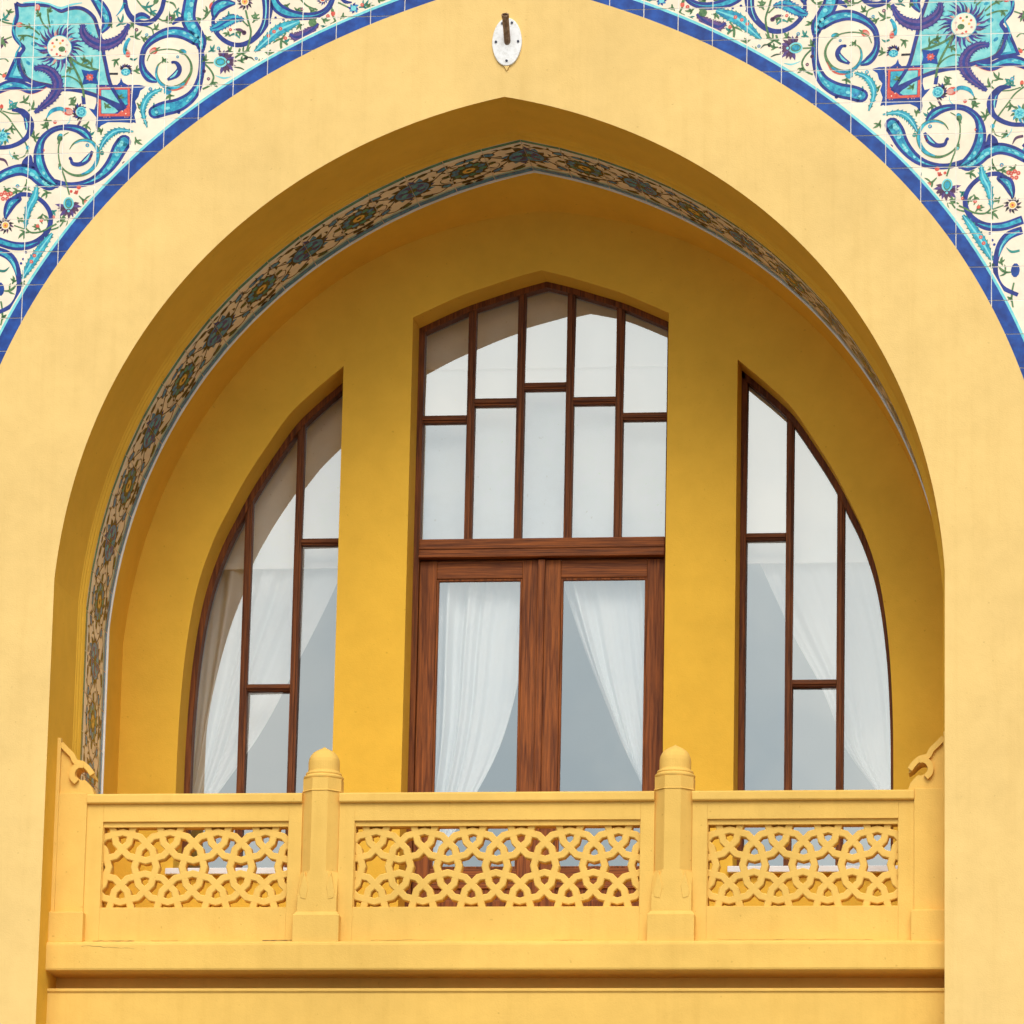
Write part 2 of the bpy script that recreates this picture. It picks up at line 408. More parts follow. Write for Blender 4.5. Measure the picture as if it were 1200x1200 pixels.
# apron below the ledge, with shadow gap and small bead
def ext(name, prof, x0, x1, mat, parent):      # profile (y,z) swept along x
    n = len(prof); v = [(x0, y, z) for y, z in prof] + [(x1, y, z) for y, z in prof]
    f = [(i, i + 1, n + i + 1, n + i) for i in range(n - 1)] + [tuple(range(n)), tuple(range(2 * n - 1, n - 1, -1))]
    return fixn(mesh(name, v, f, mat, parent))
ext('ledge', [(0.60, 7.885), (0.262, 7.885), (0.205, 7.872), (0.193, 7.862), (0.190, 7.85), (0.190, 7.716), (0.194, 7.706), (0.44, 7.700), (0.60, 7.70)], -2.6265, 2.6265, M['balcony'], bld)
ext('apron', [(0.60, 7.72), (0.45, 7.72), (0.44, 7.640), (0.40, 7.621), (0.30, 7.615), (0.262, 7.609), (0.250, 7.600), (0.252, 7.590), (0.262, 7.586), (0.262, ZB), (0.60, ZB)], -2.6262, 2.6262, M['balcony'], bld)
def crack(pts, w, y):
    L_, R_ = [], []
    for i, (x, z) in enumerate(pts):
        k = w * (0.35 + 0.65 * random.random()); L_.append((x, y, z + k)); R_.append((x, y, z - k))
    n = len(pts); mesh('crack', L_ + R_, [(i, i + 1, n + i + 1, n + i) for i in range(n - 1)], M['crack'], bld)
def jag(x0, z0, x1, z1, n, a): return [(x0 + (x1 - x0) * i / n, z0 + (z1 - z0) * i / n + random.uniform(-a, a)) for i in range(n + 1)]
for a in ((-2.37, 7.8925, -2.12, 7.8925, 10, .0012, .0022, .2838), (-2.02, 7.8925, -1.86, 7.893, 7, .001, .0010, .2838), (-1.36, 7.893, -1.18, 7.895, 8, .0016, .0030, .2838), (-2.415, 7.848, -2.10, 7.828, 12, .004, .0010, .1885), (0.35, 7.893, 0.52, 7.893, 7, .001, .0008, .2838), (1.30, 7.8955, 2.2, 7.8935, 26, .0022, .0009, .2838), (-0.72, 7.894, -0.30, 7.894, 14, .002, .0008, .2838)):
    crack(jag(*a[:6]), a[6], a[7])

# room behind the glass
def roombox(n, *a, mat='room'): return box(n, *a, M[mat], bld)
roombox('room_floor', -3.2, 3.2, 2.17, 7.0, 7.7, 7.86)
roombox('room_back_wall', -3.2, 3.2, 7.0, 7.2, 7.86, 13.4)
for s in (-1, 1): roombox('room_side_wall', min(s * 3.2, s * 3.4), max(s * 3.2, s * 3.4), 2.17, 7.0, 7.86, 13.4)
roombox('room_ceiling', -3.2, 3.2, 2.17, 7.0, 13.4, 13.6)
for s in (-1, 1):
    roombox('pelmet', min(s * 1.08, s * 2.9), max(s * 1.08, s * 2.9), 2.20, 2.30, 10.60, 12.6, mat='bulkhead')
    roombox('pelmet_trim', min(s * 1.08, s * 2.9), max(s * 1.08, s * 2.9), 2.178, 2.20, 10.575, 10.615, mat='white')
roombox('pelmet', -1.04, 1.04, 2.22, 2.30, 10.62, 12.9, mat='bulkhead')
roombox('pelmet_trim', -1.04, 1.04, 2.175, 2.22, 11.848, 11.866, mat='white')
roombox('pelmet_trim', -1.04, 1.04, 2.195, 2.22, 11.866, 11.892, mat='white')

# ------------------------------------------------------------------ windows and door
def bar_poly(x0, x1, z0, z1, clip): return clip_convex([(x0, z0), (x1, z0), (x1, z1), (x0, z1)], clip)
def bar(name, parent, x0, x1, z0, z1, clip, vert):
    p = bar_poly(x0, x1, z0, z1, clip)
    if len(p) < 3: return
    mt = M['bar_v' if vert else 'bar_h']
    o = prism(name, p, YW + 0.012, YW + 0.075, mt, parent, 0.004)
    w = (x1 - x0) if vert else (z1 - z0); q = w * 0.27
    p2 = bar_poly(x0 + q, x1 - q, z0, z1, clip) if vert else bar_poly(x0, x1, z0 + q, z1 - q, clip)
    bead = prism('bead', p2, YW, YW + 0.014, mt, o, 0.003); return o
def pane(parent, poly, y=YW + 0.045, tilt=0.0, yaw=0.0):
    """flat sheet of glass; tilt/yaw: degrees out of true, added to steer what it reflects"""
    n = len(poly); xc = sum(p[0] for p in poly) / n; zc = sum(p[1] for p in poly) / n
    k, h = math.tan(R(tilt + random.uniform(-.15, .15))), math.tan(R(yaw + random.uniform(-.2, .2)))
    return mesh('pane', [(x, y + (z - zc) * k + (x - xc) * h, z) for x, z in poly], [tuple(range(n))], M['glass'], parent)
TILT = 2.3  # made-up lean of the panes, brings the reflected arch edge lower
# --- central door and arched light
door = thing('arched_door', 'tall brown oak double door with a ten pane pointed arch light above it', 'door', (0, 2.0, ZF))
def par(o): o.matrix_parent_inverse = door.matrix_world.inverted()
door.location = (0, 0, 0)
midin = offset_poly(MID, 0.036)
ring('frame', offset_poly(MID, -0.012), midin, YW - 0.005, YW + 0.09, M['bar_v'], door, 0.004)
TRT, TRB = 10.705, 10.585
midclip = hull(offset_poly(MID, 0.030))
XM = (-0.466, -0.155, 0.155, 0.466); bw = 0.0242
for x in XM: bar('mullion', door, x - bw, x + bw, TRT, 12.5, midclip, True)
edges = [-0.80, *XM, 0.80]; HB = (11.482, 11.588, 11.685, 11.588, 11.482)
for i in range(5):
    xa, xb = edges[i] + (bw if i else 0), edges[i + 1] - (bw if i < 4 else 0)
    bar('glazing_bar', door, xa, xb, HB[i] - 0.023, HB[i] + 0.023, midclip, False)
    for z0, z1 in ((TRT - 0.005, HB[i] - 0.02), (HB[i] + 0.02, 12.5)):
        p = clip_convex([(xa - 0.004, z0), (xb + 0.004, z0), (xb + 0.004, z1), (xa - 0.004, z1)], midclip)
        pane(door, p, YW + 0.046, TILT if z1 > 12 else 0.6)
tr = box('transom', -0.765, 0.765, YW - 0.018, YW + 0.09, TRB, TRT, M['wood_h'], door, 0.006)
box('transom_groove', -0.764, 0.764, YW - 0.026, YW - 0.016, TRB + 0.055, TRB + 0.068, M['wood_h'], tr, 0.003)
box('drip_mould', -0.764, 0.764, YW - 0.040, YW - 0.016, TRB - 0.002, TRB + 0.016, M['wood_h'], tr, 0.004)
DT, DB = 10.572, ZF + 0.03
for s in (-1, 1):
    sx = lambda a, b: (min(s * a, s * b), max(s * a, s * b))
    x0, x1 = sx(0.003, 0.762)
    # leaf: two stiles are the leaf's own frame, rails and panels are its pieces
    lf = box('door_leaf', *sx(0.655, 0.762), YW + 0.02, YW + 0.07, DB, DT, M['wood_v'], door, 0.005)
    box('stile', *sx(0.004, 0.120), YW + 0.02, YW + 0.07, DB, DT, M['wood_v'], lf, 0.005)
    box('rail', *sx(0.120, 0.655), YW + 0.022, YW + 0.068, 10.46, DT, M['wood_h'], lf, 0.005)
    box('rail', *sx(0.120, 0.655), YW + 0.022, YW + 0.068, 8.52, 8.645, M['wood_h'], lf, 0.005)
    box('rail', *sx(0.120, 0.655), YW + 0.022, YW + 0.068, DB, DB + 0.14, M['wood_h'], lf, 0.005)
    box('panel', *sx(0.120, 0.655), YW + 0.034, YW + 0.060, DB + 0.14, 8.52, M['wood_v'], lf, 0.0)
    box('panel_field', *sx(0.19, 0.585), YW + 0.024, YW + 0.036, DB + 0.21, 8.45, M['wood_v'], lf, 0.008)
    a, b = sx(0.120, 0.655)
    o = [(a, 8.645), (b, 8.645), (b, 10.46), (a, 10.46)]
    ring('glazing_bead', o, offset_poly(o, 0.014), YW + 0.030, YW + 0.060, M['wood_v'], lf, 0.003)
    pane(lf, offset_poly(o, 0.010), YW + 0.046)
box('cover_strip', -0.022, 0.022, YW - 0.006, YW + 0.021, DB, DT, M['wood_v'], door, 0.006)
# --- half-arched side windows
for s, OUTL in ((-1, SIDE_L), (1, SIDE_R)):
    w = thing('half_arched_window', 'brown wooden half-arched window with curved outer frame beside the door', 'window', (0, 0, 0), 'half-arched side windows')
    mir = lambda poly: [(s * x, z) for x, z in poly]
    outl = SIDE_R
    inn = offset_poly(outl, 0.036)
    ring('frame', mir(offset_poly(outl, -0.012)), mir(inn), YW - 0.005, YW + 0.09, M['bar_v'], w, 0.004)
    cl = mir(hull(offset_poly(outl, 0.030)))
    xs = (1.533, 1.848); hw = 0.0232
    for x in xs: bar('mullion', w, s * x - hw, s * x + hw, ZS, 12, cl, True)
    rng = lambda a, b: (min(s * a, s * b), max(s * a, s * b))
    bar('glazing_bar', w, *rng(1.24, 1.533 - hw), 10.705 - 0.021, 10.705 + 0.021, cl, False)
    bar('glazing_bar', w, *rng(1.533 + hw, 1.848 - hw), 9.782 - 0.021, 9.782 + 0.021, cl, False)
    for (a, b), zs in (((1.23, 1.533 - hw + .004), (ZS, 10.69, 10.72, 12)), ((1.533 + hw - .004, 1.848 - hw + .004), (ZS, 9.77, 9.80, 12)), ((1.848 + hw - .004, 2.2), (ZS, 12))):
        for k in range(0, len(zs), 2):
            a_, b_ = rng(a, b); p = clip_convex([(a_, zs[k]), (b_, zs[k]), (b_, zs[k + 1]), (a_, zs[k + 1])], cl)
            if len(p) > 2: pane(w, p, YW + 0.046, min(TILT, math.degrees(math.atan(0.030 / max(0.3, max(q[1] for q in p) - min(q[1] for q in p))))), -2.0 if s < 0 else 0.3)
    a, b = rng(1.205, 2.235)
    box('sill', a, b, YB - 0.05, YW - 0.006, ZS - 0.036, ZS + 0.002, M['marble'], w, 0.005)

# ------------------------------------------------------------------ curtains
def curtain(label, outer, free, folds, ph, amp=0.048, group='sheer window curtains', y0=2.175):
    """outer/free: lists of (x,z) from top to bottom; the cloth is gathered towards the tieback"""
    A, B = smooth_pts(outer, 8), smooth_pts(free, 8)
    n = 60; L = 110
    def at(P, t):
        i = min(len(P) - 2, int(t * (len(P) - 1))); u = t * (len(P) - 1) - i
        return (P[i][0] + (P[i + 1][0] - P[i][0]) * u, P[i][1] + (P[i + 1][1] - P[i][1]) * u)
    v, f = [], []
    for r in range(n + 1):
        t = r / n; a, b = at(A, t), at(B, t); wd = abs(b[0] - a[0])
        for c in range(L + 1):
            s = c / L; q = s + 0.02 * math.sin(9 * s + 3 * t + ph)
            k = amp * (0.55 + 0.45 * math.sin(5.3 * s + ph)) * min(1.0, 0.12 + wd / 0.55)
            yy = y0 + k * (math.sin(2 * math.pi * folds * q + ph + 0.8 * math.sin(2.2 * t + ph)) + 0.45 * math.sin(2 * math.pi * folds * 2.3 * q + 2 * ph))
            v.append((a[0] + (b[0] - a[0]) * s, yy, a[1] + (b[1] - a[1]) * s))
    for r in range(n):
        for c in range(L):
            i = r * (L + 1) + c; f.append((i, i + 1, i + L + 2, i + L + 1))
    o = mesh('curtain', v, f, M['sheer'], None, True); tag(o, label, 'curtain', group); return o
curtain('sheer white curtain filling most of its door leaf before sweeping aside', [(-0.80, 10.62), (-0.80, 10.1), (-0.80, 9.5), (-0.80, 9.1), (-0.80, 8.75), (-0.80, 8.5)],
        [(-0.06, 10.62), (-0.125, 10.11), (-0.160, 9.80), (-0.26, 9.43), (-0.42, 9.10), (-0.66, 8.66)], 5.5, 0.4)
curtain('sheer white curtain drawn aside from the door edge, leaving half its leaf clear', [(0.80, 10.62), (0.80, 10.1), (0.80, 9.6), (0.80, 9.2), (0.80, 8.9), (0.80, 8.6)],
        [(0.06, 10.62), (0.173, 10.269), (0.279, 9.971), (0.401, 9.674), (0.527, 9.38), (0.74, 8.98)], 5.0, 2.1)
for s, pts in ((-1, [(1.28, 10.598), (1.362, 10.393), (1.544, 10.004), (1.716, 9.648), (1.869, 9.395), (2.16, 8.98)]),
               (1, [(1.325, 10.598), (1.518, 10.174), (1.704, 9.824), (1.795, 9.60), (1.87, 9.41), (2.17, 9.0)])):
    curtain('sheer white curtain swept to the curved side of a half-arched window', [(s * 2.30, 10.598), (s * 2.30, 10.4), (s * 2.30, 10.0), (s * 2.30, 9.6), (s * 2.30, 9.2), (s * 2.30, 8.7)],
            [(s * x, z) for x, z in pts], 5.2, 0.9 + s, 0.04, 'sheer curtains of the half-arched windows', 2.245)

# ------------------------------------------------------------------ balustrade
LA = 0.285; LR = 0.205; LW = 0.0216
def ring_arc(parent, cx, cz, x0, x1, z0, z1, cls):
    """one ring of the pierced screen, cut where it meets the panel frame"""
    n = 72
    def rad(a):       # faceted: slightly twelve-sided
        q = (math.degrees(a) % 30) - 15; return LR * (-0.15 + 1.15 * math.cos(R(15)) / math.cos(R(q))) * 1.016
    ang = [2 * math.pi * i / n for i in range(n)]
    ins = []
    for a in ang:
        r = rad(a); x, z = cx + r * math.cos(a), cz + r * math.sin(a)
        ins.append(x0 - 0.022 < x < x1 + 0.022 and z0 - 0.022 < z < z1 + 0.022)
    runs = []
    if all(ins): runs = [list(range(n + 1))]
    else:
        st = [i for i in range(n) if ins[i] and not ins[i - 1]]
        for i in st:
            k = i; rr = []
            while ins[k % n]: rr.append(k); k += 1
            if len(rr) > 2: runs.append(rr)
    yf = 0.318 + 0.00035 * cls; yb = 0.384 + 0.00035 * cls
    for rr in runs:
        v, f = [], []
        sec = [(-1, yb), (-1, yf + 0.005), (-0.76, yf), (0.76, yf), (1, yf + 0.005), (1, yb)]
        for k in rr:
            a = ang[k % n]; r = rad(a)
            for d, y in sec: v.append((cx + (r + d * LW) * math.cos(a), y, cz + (r + d * LW) * math.sin(a)))
        m_ = len(sec)
        for i in range(len(rr) - 1):
            for j in range(m_): f.append((i * m_ + j, i * m_ + (j + 1) % m_, (i + 1) * m_ + (j + 1) % m_, (i + 1) * m_ + j))
        fixn(mesh('lattice_ring', v, f, M['balcony'], parent))
def panel(label, X0, X1, ox0, ox1, star0, group=None):
    oz0, oz1 = 8.087, 8.600; ZC = 8.704
    t = thing('balustrade_panel', label, 'balustrade', (0, 0, 0), group)
    yF, yR = 0.285, 0.41
    box('side_post', X0, ox0, yF, yR, 7.886, ZC, M['balcony'], t, 0.003)
    box('side_post', ox1, X1, yF, yR, 7.886, ZC, M['balcony'], t, 0.003)
    box('top_rail', ox0, ox1, yF, yR, oz1, ZC, M['balcony'], t, 0.002)
    box('bottom_rail', ox0, ox1, yF, yR, 7.886, oz0, M['balcony'], t, 0.002)
    cp = ext('cap', [(0.44, ZC), (0.275, ZC), (0.262, ZC + 0.003), (0.258, ZC + 0.009), (0.258, ZC + 0.048), (0.262, ZC + 0.056), (0.275, ZC + 0.060), (0.44, ZC + 0.062)], max(X0 + 0.001, -2.4322), min(X1 - 0.001, 2.4322), M['balcony'], t)
    # inner lip round the pierced field
    o = [(ox0, oz0), (ox1, oz0), (ox1, oz1), (ox0, oz1)]; il = [(ox0 + 0.004, oz0 + 0.006), (ox1 - 0.004, oz0 + 0.006), (ox1 - 0.004, oz1 - 0.030), (ox0 + 0.004, oz1 - 0.030)]
    ring('inner_lip', o, il, 0.302, 0.400, M['balcony'], t, 0.0)
    zc = 8.335; dz = LA * 0.866
    for row in (-2, -1, 0, 1, 2):
        for k in range(-10, 12):
            cx = star0 + LA * (k + (0.5 if row % 2 else 0)); cz = zc + row * dz
            if cx < ox0 - LR or cx > ox1 + LR: continue
            ring_arc(t, cx, cz, ox0, ox1, oz0, oz1 - 0.03, (k - row // 2 + 2 * row + 30) % 3 if row % 2 == 0 else (k - (row - 1) // 2 + 2 * row + 30) % 3)
    return t
panel('wide pierced balustrade panel below the double door', -0.927, 0.927, -0.835, 0.845, 0.1425 - LA * 3)
panel('narrower pierced balustrade panel between a newel post and a scrolled end pier', -2.436, -1.147, -2.335, -1.227, -2.223, 'end balustrade panels')
panel('narrower pierced balustrade panel between a newel post and a scrolled end pier', 1.147, 2.436, 1.235, 2.340, 1.361, 'end balustrade panels')

def frustum(name, secs, mat, parent, loc):
    """stack of (list of (x,y)) sections at z"""
    n = len(secs[0][0]); v, f = [], []
    for pts, z in secs: v += [(loc[0] + x, loc[1] + y, z) for x, y in pts]
    for s in range(len(secs) - 1):
        for i in range(n): f.append((s * n + i, s * n + (i + 1) % n, (s + 1) * n + (i + 1) % n, (s + 1) * n + i))
    f += [tuple(range(n - 1, -1, -1)), tuple(range((len(secs) - 1) * n, len(secs) * n))]
    return fixn(mesh(name, v, f, mat, parent))
def octa(h, c):   # square half-width h with corner cut c, 8 points
    return [(h - c, -h), (h, -h + c), (h, h - c), (h - c, h), (-h + c, h), (-h, h - c), (-h, -h + c), (-h + c, -h)]
def newel(cx):
    t = thing('newel_post', 'plaster octagonal newel post with domed cap standing on the balustrade ledge', 'post', (0, 0, 0), 'newel posts of the balustrade')
    cy = 0.348; loc = (cx, cy)
    b = frustum('base', [(octa(0.136, 0.002), 7.868), (octa(0.136, 0.002), 8.030), (octa(0.122, 0.002), 8.052)], M['balcony'], t, loc)
    h = 0.113
    frustum('broach', [(octa(0.117, 0.002), 8.050), (octa(0.116, 0.002), 8.14), (octa(0.1145, 0.030), 8.22), (octa(0.1135, 0.062), 8.295)], M['balcony'], t, loc)
    for s in (-1, 1):     # raised leaf-shaped stops on the lower corners
        pts = [(s * 0.113, 8.285), (s * 0.062, 8.30), (s * 0.048, 8.22), (s * 0.075, 8.12), (s * 0.104, 8.11)]
        p = [(cx + x, z) for x, z in [(s * 0.078, 8.29), (s * 0.053, 8.20), (s * 0.066, 8.125), (s * 0.099, 8.135), (s * 0.104, 8.17)]]
        prism('corner_stop', p, cy - 0.1195, cy - 0.07, M['balcony'], t, 0.004)
    c = h * 0.586
    frustum('shaft', [(octa(h, c), 8.29), (octa(h, c), 8.85)], M['balcony'], t, loc)
    frustum('band', [(octa(h + 0.002, c), 8.770), (octa(h + 0.005, c), 8.774), (octa(h + 0.002, c), 8.779)], M['balcony'], t, loc)
    # lathe: neck moulding and dome
    prof = [(0.104, 8.846), (0.113, 8.850), (0.118, 8.858), (0.118, 8.866), (0.111, 8.873), (0.104, 8.877), (0.107, 8.884), (0.104, 8.892), (0.094, 8.897), (0.092, 8.905), (0.092, 8.955), (0.089, 8.975), (0.080, 8.996), (0.066, 9.013), (0.048, 9.026), (0.030, 9.035), (0.014, 9.043), (0.0015, 9.051)]
    n = 40; v, f = [], []
    for r, z in prof: v += [(cx + r * math.cos(2 * math.pi * i / n), cy + r * math.sin(2 * math.pi * i / n), z) for i in range(n)]
    for s in range(len(prof) - 1):
        for i in range(n): f.append((s * n + i, s * n + (i + 1) % n, (s + 1) * n + (i + 1) % n, (s + 1) * n + i))
    f.append(tuple(range((len(prof) - 1) * n, len(prof) * n)))
    dm = fixn(mesh('domed_cap', v, f, M['balcony'], t)); 
newel(-1.037); newel(1.037)

def ribbon2(pts, w):
    """list of quads (polygons) along a 2D path with width per point"""
    L, Rr = [], []
    n = len(pts)
    for i in range(n):
        a = Vector(pts[max(0, i - 1)][:2]); b = Vector(pts[min(n - 1, i + 1)][:2]); t = (b - a)
        if t.length < 1e-9: t = Vector((1, 0))
        t.normalize(); nn = Vector((-t.y, t.x)); p = Vector(pts[i][:2])
        L.append(p + nn * w[i] / 2); Rr.append(p - nn * w[i] / 2)
    return L, Rr
def rim(name, pts, w, y0, y1, mat, parent):
    P = smooth_pts(pts, 5); L, Rr = ribbon2(P, [w] * len(P))
    poly = [tuple(p) for p in L] + [tuple(p) for p in reversed(Rr)]
    n = len(L); v = [(p.x, y, p.y) for y in (y0, y1) for p in L + Rr]; f = []
    for i in range(n - 1):
        f += [(i, i + 1, n + i + 1, n + i), (2 * n + i, 3 * n + i, 3 * n + i + 1, 2 * n + i + 1), (i, 2 * n + i, 2 * n + i + 1, i + 1), (n + i, n + i + 1, 3 * n + i + 1, 3 * n + i)]
    f += [(0, n, 3 * n, 2 * n), (n - 1, 3 * n - 1, 4 * n - 1, 2 * n - 1)]
    return fixn(mesh(name, v, f, mat, parent))
def pier(s):
    t = thing('scroll_pier', 'plaster end pier topped by a hooked scroll against the arch reveal', 'pier', (0, 0, 0), 'scrolled end piers')
    X = lambda a: s * a
    def bx(n, a, b, *r, bev=0.004): return box(n, min(X(a), X(b)), max(X(a), X(b)), *r, M['balcony'], t, bev)
    bx('base', 2.6255, 2.418, 0.215, 0.44, 7.87, 8.055, bev=0.008)
    bx('shaft', 2.6255, 2.4325, 0.268, 0.43, 8.05, 8.770)
    bx('edge_strip', 2.6255, 2.601, 0.255, 0.30, 8.05, 9.10, bev=0.003)
    body = [(2.626, 8.76), (2.626, 9.085), (2.606, 9.077), (2.575, 9.044), (2.537, 9.007), (2.515, 8.971), (2.469, 8.956), (2.426, 8.920), (2.401, 8.878), (2.398, 8.861), (2.419, 8.873), (2.446, 8.899), (2.467, 8.917), (2.493, 8.920), (2.507, 8.900), (2.508, 8.879), (2.495, 8.859), (2.474, 8.848), (2.454, 8.851), (2.433, 8.833), (2.410, 8.805), (2.398, 8.771), (2.398, 8.764)]
    prism('scroll', [(X(x), z) for x, z in body], 0.285, 0.40, M['balcony'], t)
    rim('scroll_rim', [(X(x), z) for x, z in [(2.603, 9.066), (2.570, 9.032), (2.534, 8.996), (2.514, 8.960), (2.488, 8.950), (2.462, 8.942), (2.430, 8.912), (2.408, 8.880)]], 0.031, 0.262, 0.288, M['balcony'], t)
    rim('eye_rim', [(X(x), z) for x, z in [(2.500, 8.835), (2.522, 8.858), (2.528, 8.888), (2.516, 8.918), (2.490, 8.936), (2.462, 8.934)]], 0.034, 0.258, 0.288, M['balcony'], t)
    return t
pier(-1); pier(1)

# ------------------------------------------------------------------ flagpole bracket
fb = thing('flagpole_bracket', 'white almond-shaped wall plate with a rusty upturned pole socket above the arch', 'bracket', (0, 0, 0))
pz = 13.272; pl = []
for i in range(40):
    a = 2 * math.pi * i / 40; ca, sa = math.cos(a), math.sin(a)
    w = 0.090 * abs(ca) ** 0.92 * (1 if ca > 0 else -1); pl.append((0.008 + w, pz + 0.150 * (abs(sa) ** 1.12) * (1 if sa > 0 else -1)))
prism('plate', pl, -0.016, 0.004, M['enamel'], fb, 0.004)
prism('drip_nub', [(0.008 - 0.018, pz - 0.150), (0.008 + 0.018, pz - 0.150), (0.010, pz - 0.182)], -0.012, 0.003, M['facade'], fb, 0.003)
def tube(name, p0, p1, r0, r1, mat, parent, n=24, inner=0.0):
    p0, p1 = Vector(p0), Vector(p1); q = (p1 - p0).to_track_quat('Z', 'Y'); L = (p1 - p0).length
    rs = [(r0, 0), (r1, L)] + ([(inner, L), (inner * 0.98, L * 0.35)] if inner else [])
    v, f = [], []
    for r, z in rs: v += [p0 + q @ Vector((r * math.cos(2 * math.pi * i / n), r * math.sin(2 * math.pi * i / n), z)) for i in range(n)]
    for s in range(len(rs) - 1):
        for i in range(n): f.append((s * n + i, s * n + (i + 1) % n, (s + 1) * n + (i + 1) % n, (s + 1) * n + i))
    f.append(tuple(range((len(rs) - 1) * n, len(rs) * n))); f.append(tuple(range(n)))
    return fixn(mesh(name, v, f, mat, parent, False))
tube('pole_socket', (0.010, 0.0, 13.262), (0.014, -0.150, 13.395), 0.020, 0.020, M['rust'], fb, inner=0.016)
tube('socket_collar', (0.0135, -0.138, 13.384), (0.0142, -0.152, 13.397), 0.0225, 0.0225, M['rust'], fb, inner=0.0165)
for x, z in ((-0.058, pz), (0.076, pz), (0.009, pz - 0.120), (-0.022, pz + 0.116), (0.036, pz + 0.118)):
    tube('bolt', (x, 0.0, z), (x, -0.022, z), 0.0085, 0.0075, M['dark'], fb, 10)

# ------------------------------------------------------------------ painted tile spandrels
POLY = []     # (layer, glaze, polygon) on the left spandrel in metres
DX = lambda x, y: (-3.112077 + 0.005257 * x + 0.000221 * y, 13.620596 - 0.000133 * x - 0.005401 * y)   # design sheet (5 mm units) -> wall
CUR = []
def put(layer, colr, pts): CUR.append((layer, colr, [tuple(p[:2]) for p in pts]))
def stroke(pts, ws, colr, layer, k=5):
    if colr == 'navy' and layer > 1: ws = [w + 0.9 for w in ws] if not isinstance(ws, (int, float)) else ws + 0.7
    if isinstance(ws, (int, float)): ws = [ws] * len(pts)
    if len(ws) != len(pts):
        ws = [ws[min(len(ws) - 1, int(round(i * (len(ws) - 1) / (len(pts) - 1))))] for i in range(len(pts))]
    P = smooth_pts([(p[0], p[1], w) for p, w in zip(pts, ws)], k); w = [max(0.2, p[2]) for p in P]
    L, Rr = ribbon2(P, w)
    for i in range(len(P) - 1): put(layer, colr, [L[i], L[i + 1], Rr[i + 1], Rr[i]])
    return P, w
def disc(x, y, r, colr, layer, n=14, ry=None, rot=0):
    ry = ry or r; c, s = math.cos(rot), math.sin(rot)
    put(layer, colr, [(x + c * r * math.cos(2 * math.pi * i / n) - s * ry * math.sin(2 * math.pi * i / n), y + s * r * math.cos(2 * math.pi * i / n) + c * ry * math.sin(2 * math.pi * i / n)) for i in range(n)])
def band(pts, ws, layer=2, out='navy', fill='turq', o=2.7, hi=True, red=None):
    if len(ws) != len(pts): ws = [ws[min(len(ws) - 1, int(round(i * (len(ws) - 1) / (len(pts) - 1))))] for i in range(len(pts))]
    if red:
        q = [(p[0] + red[0], p[1] + red[1]) for p in pts]; stroke(q, [w * 0.96 for w in ws], 'red', layer - 1)
    stroke(pts, [w * 1.28 for w in ws], out, layer)
    big = [max(ws[i], ws[max(0, i - 1)], ws[min(len(ws) - 1, i + 1)]) for i in range(len(ws))]
    ws = [w * 1.28 for w in ws]; inner = [max(0.0, w - 2 * o - 0.6) for w in ws]
    stroke(pts, inner, fill, layer + 1)
    for e, i in ((pts[0], 0), (pts[-1], -1)):
        if ws[i] > 4: disc(e[0], e[1], ws[i] / 2, out, layer); disc(e[0], e[1], max(0.3, inner[i] / 2), fill, layer + 1)
    if hi:                     # lighter brush dabs in the turquoise
        P = smooth_pts([(p[0], p[1], w) for p, w in zip(pts, inner)], 4)
        for i in range(1, len(P) - 1):
            if P[i][2] > 2.0 and random.random() < 0.55:
                a = math.atan2(P[i + 1][1] - P[i - 1][1], P[i + 1][0] - P[i - 1][0]); o_ = random.uniform(-.2, .2) * P[i][2]
                disc(P[i][0] - math.sin(a) * o_, P[i][1] + math.cos(a) * o_, random.uniform(1.6, 3.4), random.choice(('aqua', 'aqua', 'pale', 'petrol')), layer + 2, 9, P[i][2] * random.uniform(.14, .30), a)
def feather(pts, w, col='turq', edge='teal', layer=3, dots=(), vein='aqua'):
    n = len(pts); ws = [w * math.sin(math.pi * (0.10 + 0.82 * i / (n - 1))) for i in range(n)]
    P, W = stroke(pts, ws, edge, layer, 6); stroke(pts, [max(0.3, x - 1.3) for x in ws], col, layer + 1, 6)
    stroke(pts, [max(0.2, x * 0.20) for x in ws], vein, layer + 2, 6)
    L, Rr = ribbon2(P, W)
    for i in range(2, len(P) - 2, 2):     # serrated edge
        t = Vector((P[i + 1][0] - P[i - 1][0], P[i + 1][1] - P[i - 1][1])).normalized()
        for side, E_ in ((1, L), (-1, Rr)):
            nn = Vector((-t.y, t.x)) * side; a = E_[i] - t * 1.3; b = E_[i] + t * 1.3; c = E_[i] + nn * 1.7 - t * 1.6
            put(layer, edge if i % 4 else col, [a, b, c] if side < 0 else [b, a, c])
    for d in dots: 
        disc(d[0], d[1], 2.2, 'red', layer + 3, 10); disc(d[0], d[1], 0.9, 'pink', layer + 4, 8)
def petals(x, y, r0, r1, n, cols, layer, wd=None, skew=0.25, a0=0.0, span=2 * math.pi):
    for i in range(n):
        a = a0 + span * i / n + random.uniform(-0.06, 0.06); rr = r1 * random.uniform(0.86, 1.08); w = wd or (2.2 * math.pi * r0 / n * 1.0)
        c = cols[i % len(cols)]
        e = lambda r, t: (x + r * math.cos(a + t), y + r * math.sin(a + t))
        put(layer, c, [e(r0, -w / 2 / r0), e((r0 + rr) / 2, -w / 1.8 / r0 * 0.7 + skew * 0.4), e(rr, skew), e((r0 + rr) / 2, w / 1.8 / r0 * 0.7 + skew * 0.2), e(r0, w / 2 / r0)])
def rosette(x, y, r, core='yellow', cols=('plum', 'ink'), n=12, layer=4):
    petals(x, y, r * 0.36, r, n, cols, layer); disc(x, y, r * 0.46, 'cream', layer + 1); disc(x, y, r * 0.34, core, layer + 2); disc(x, y, r * 0.13, 'red', layer + 3, 8)
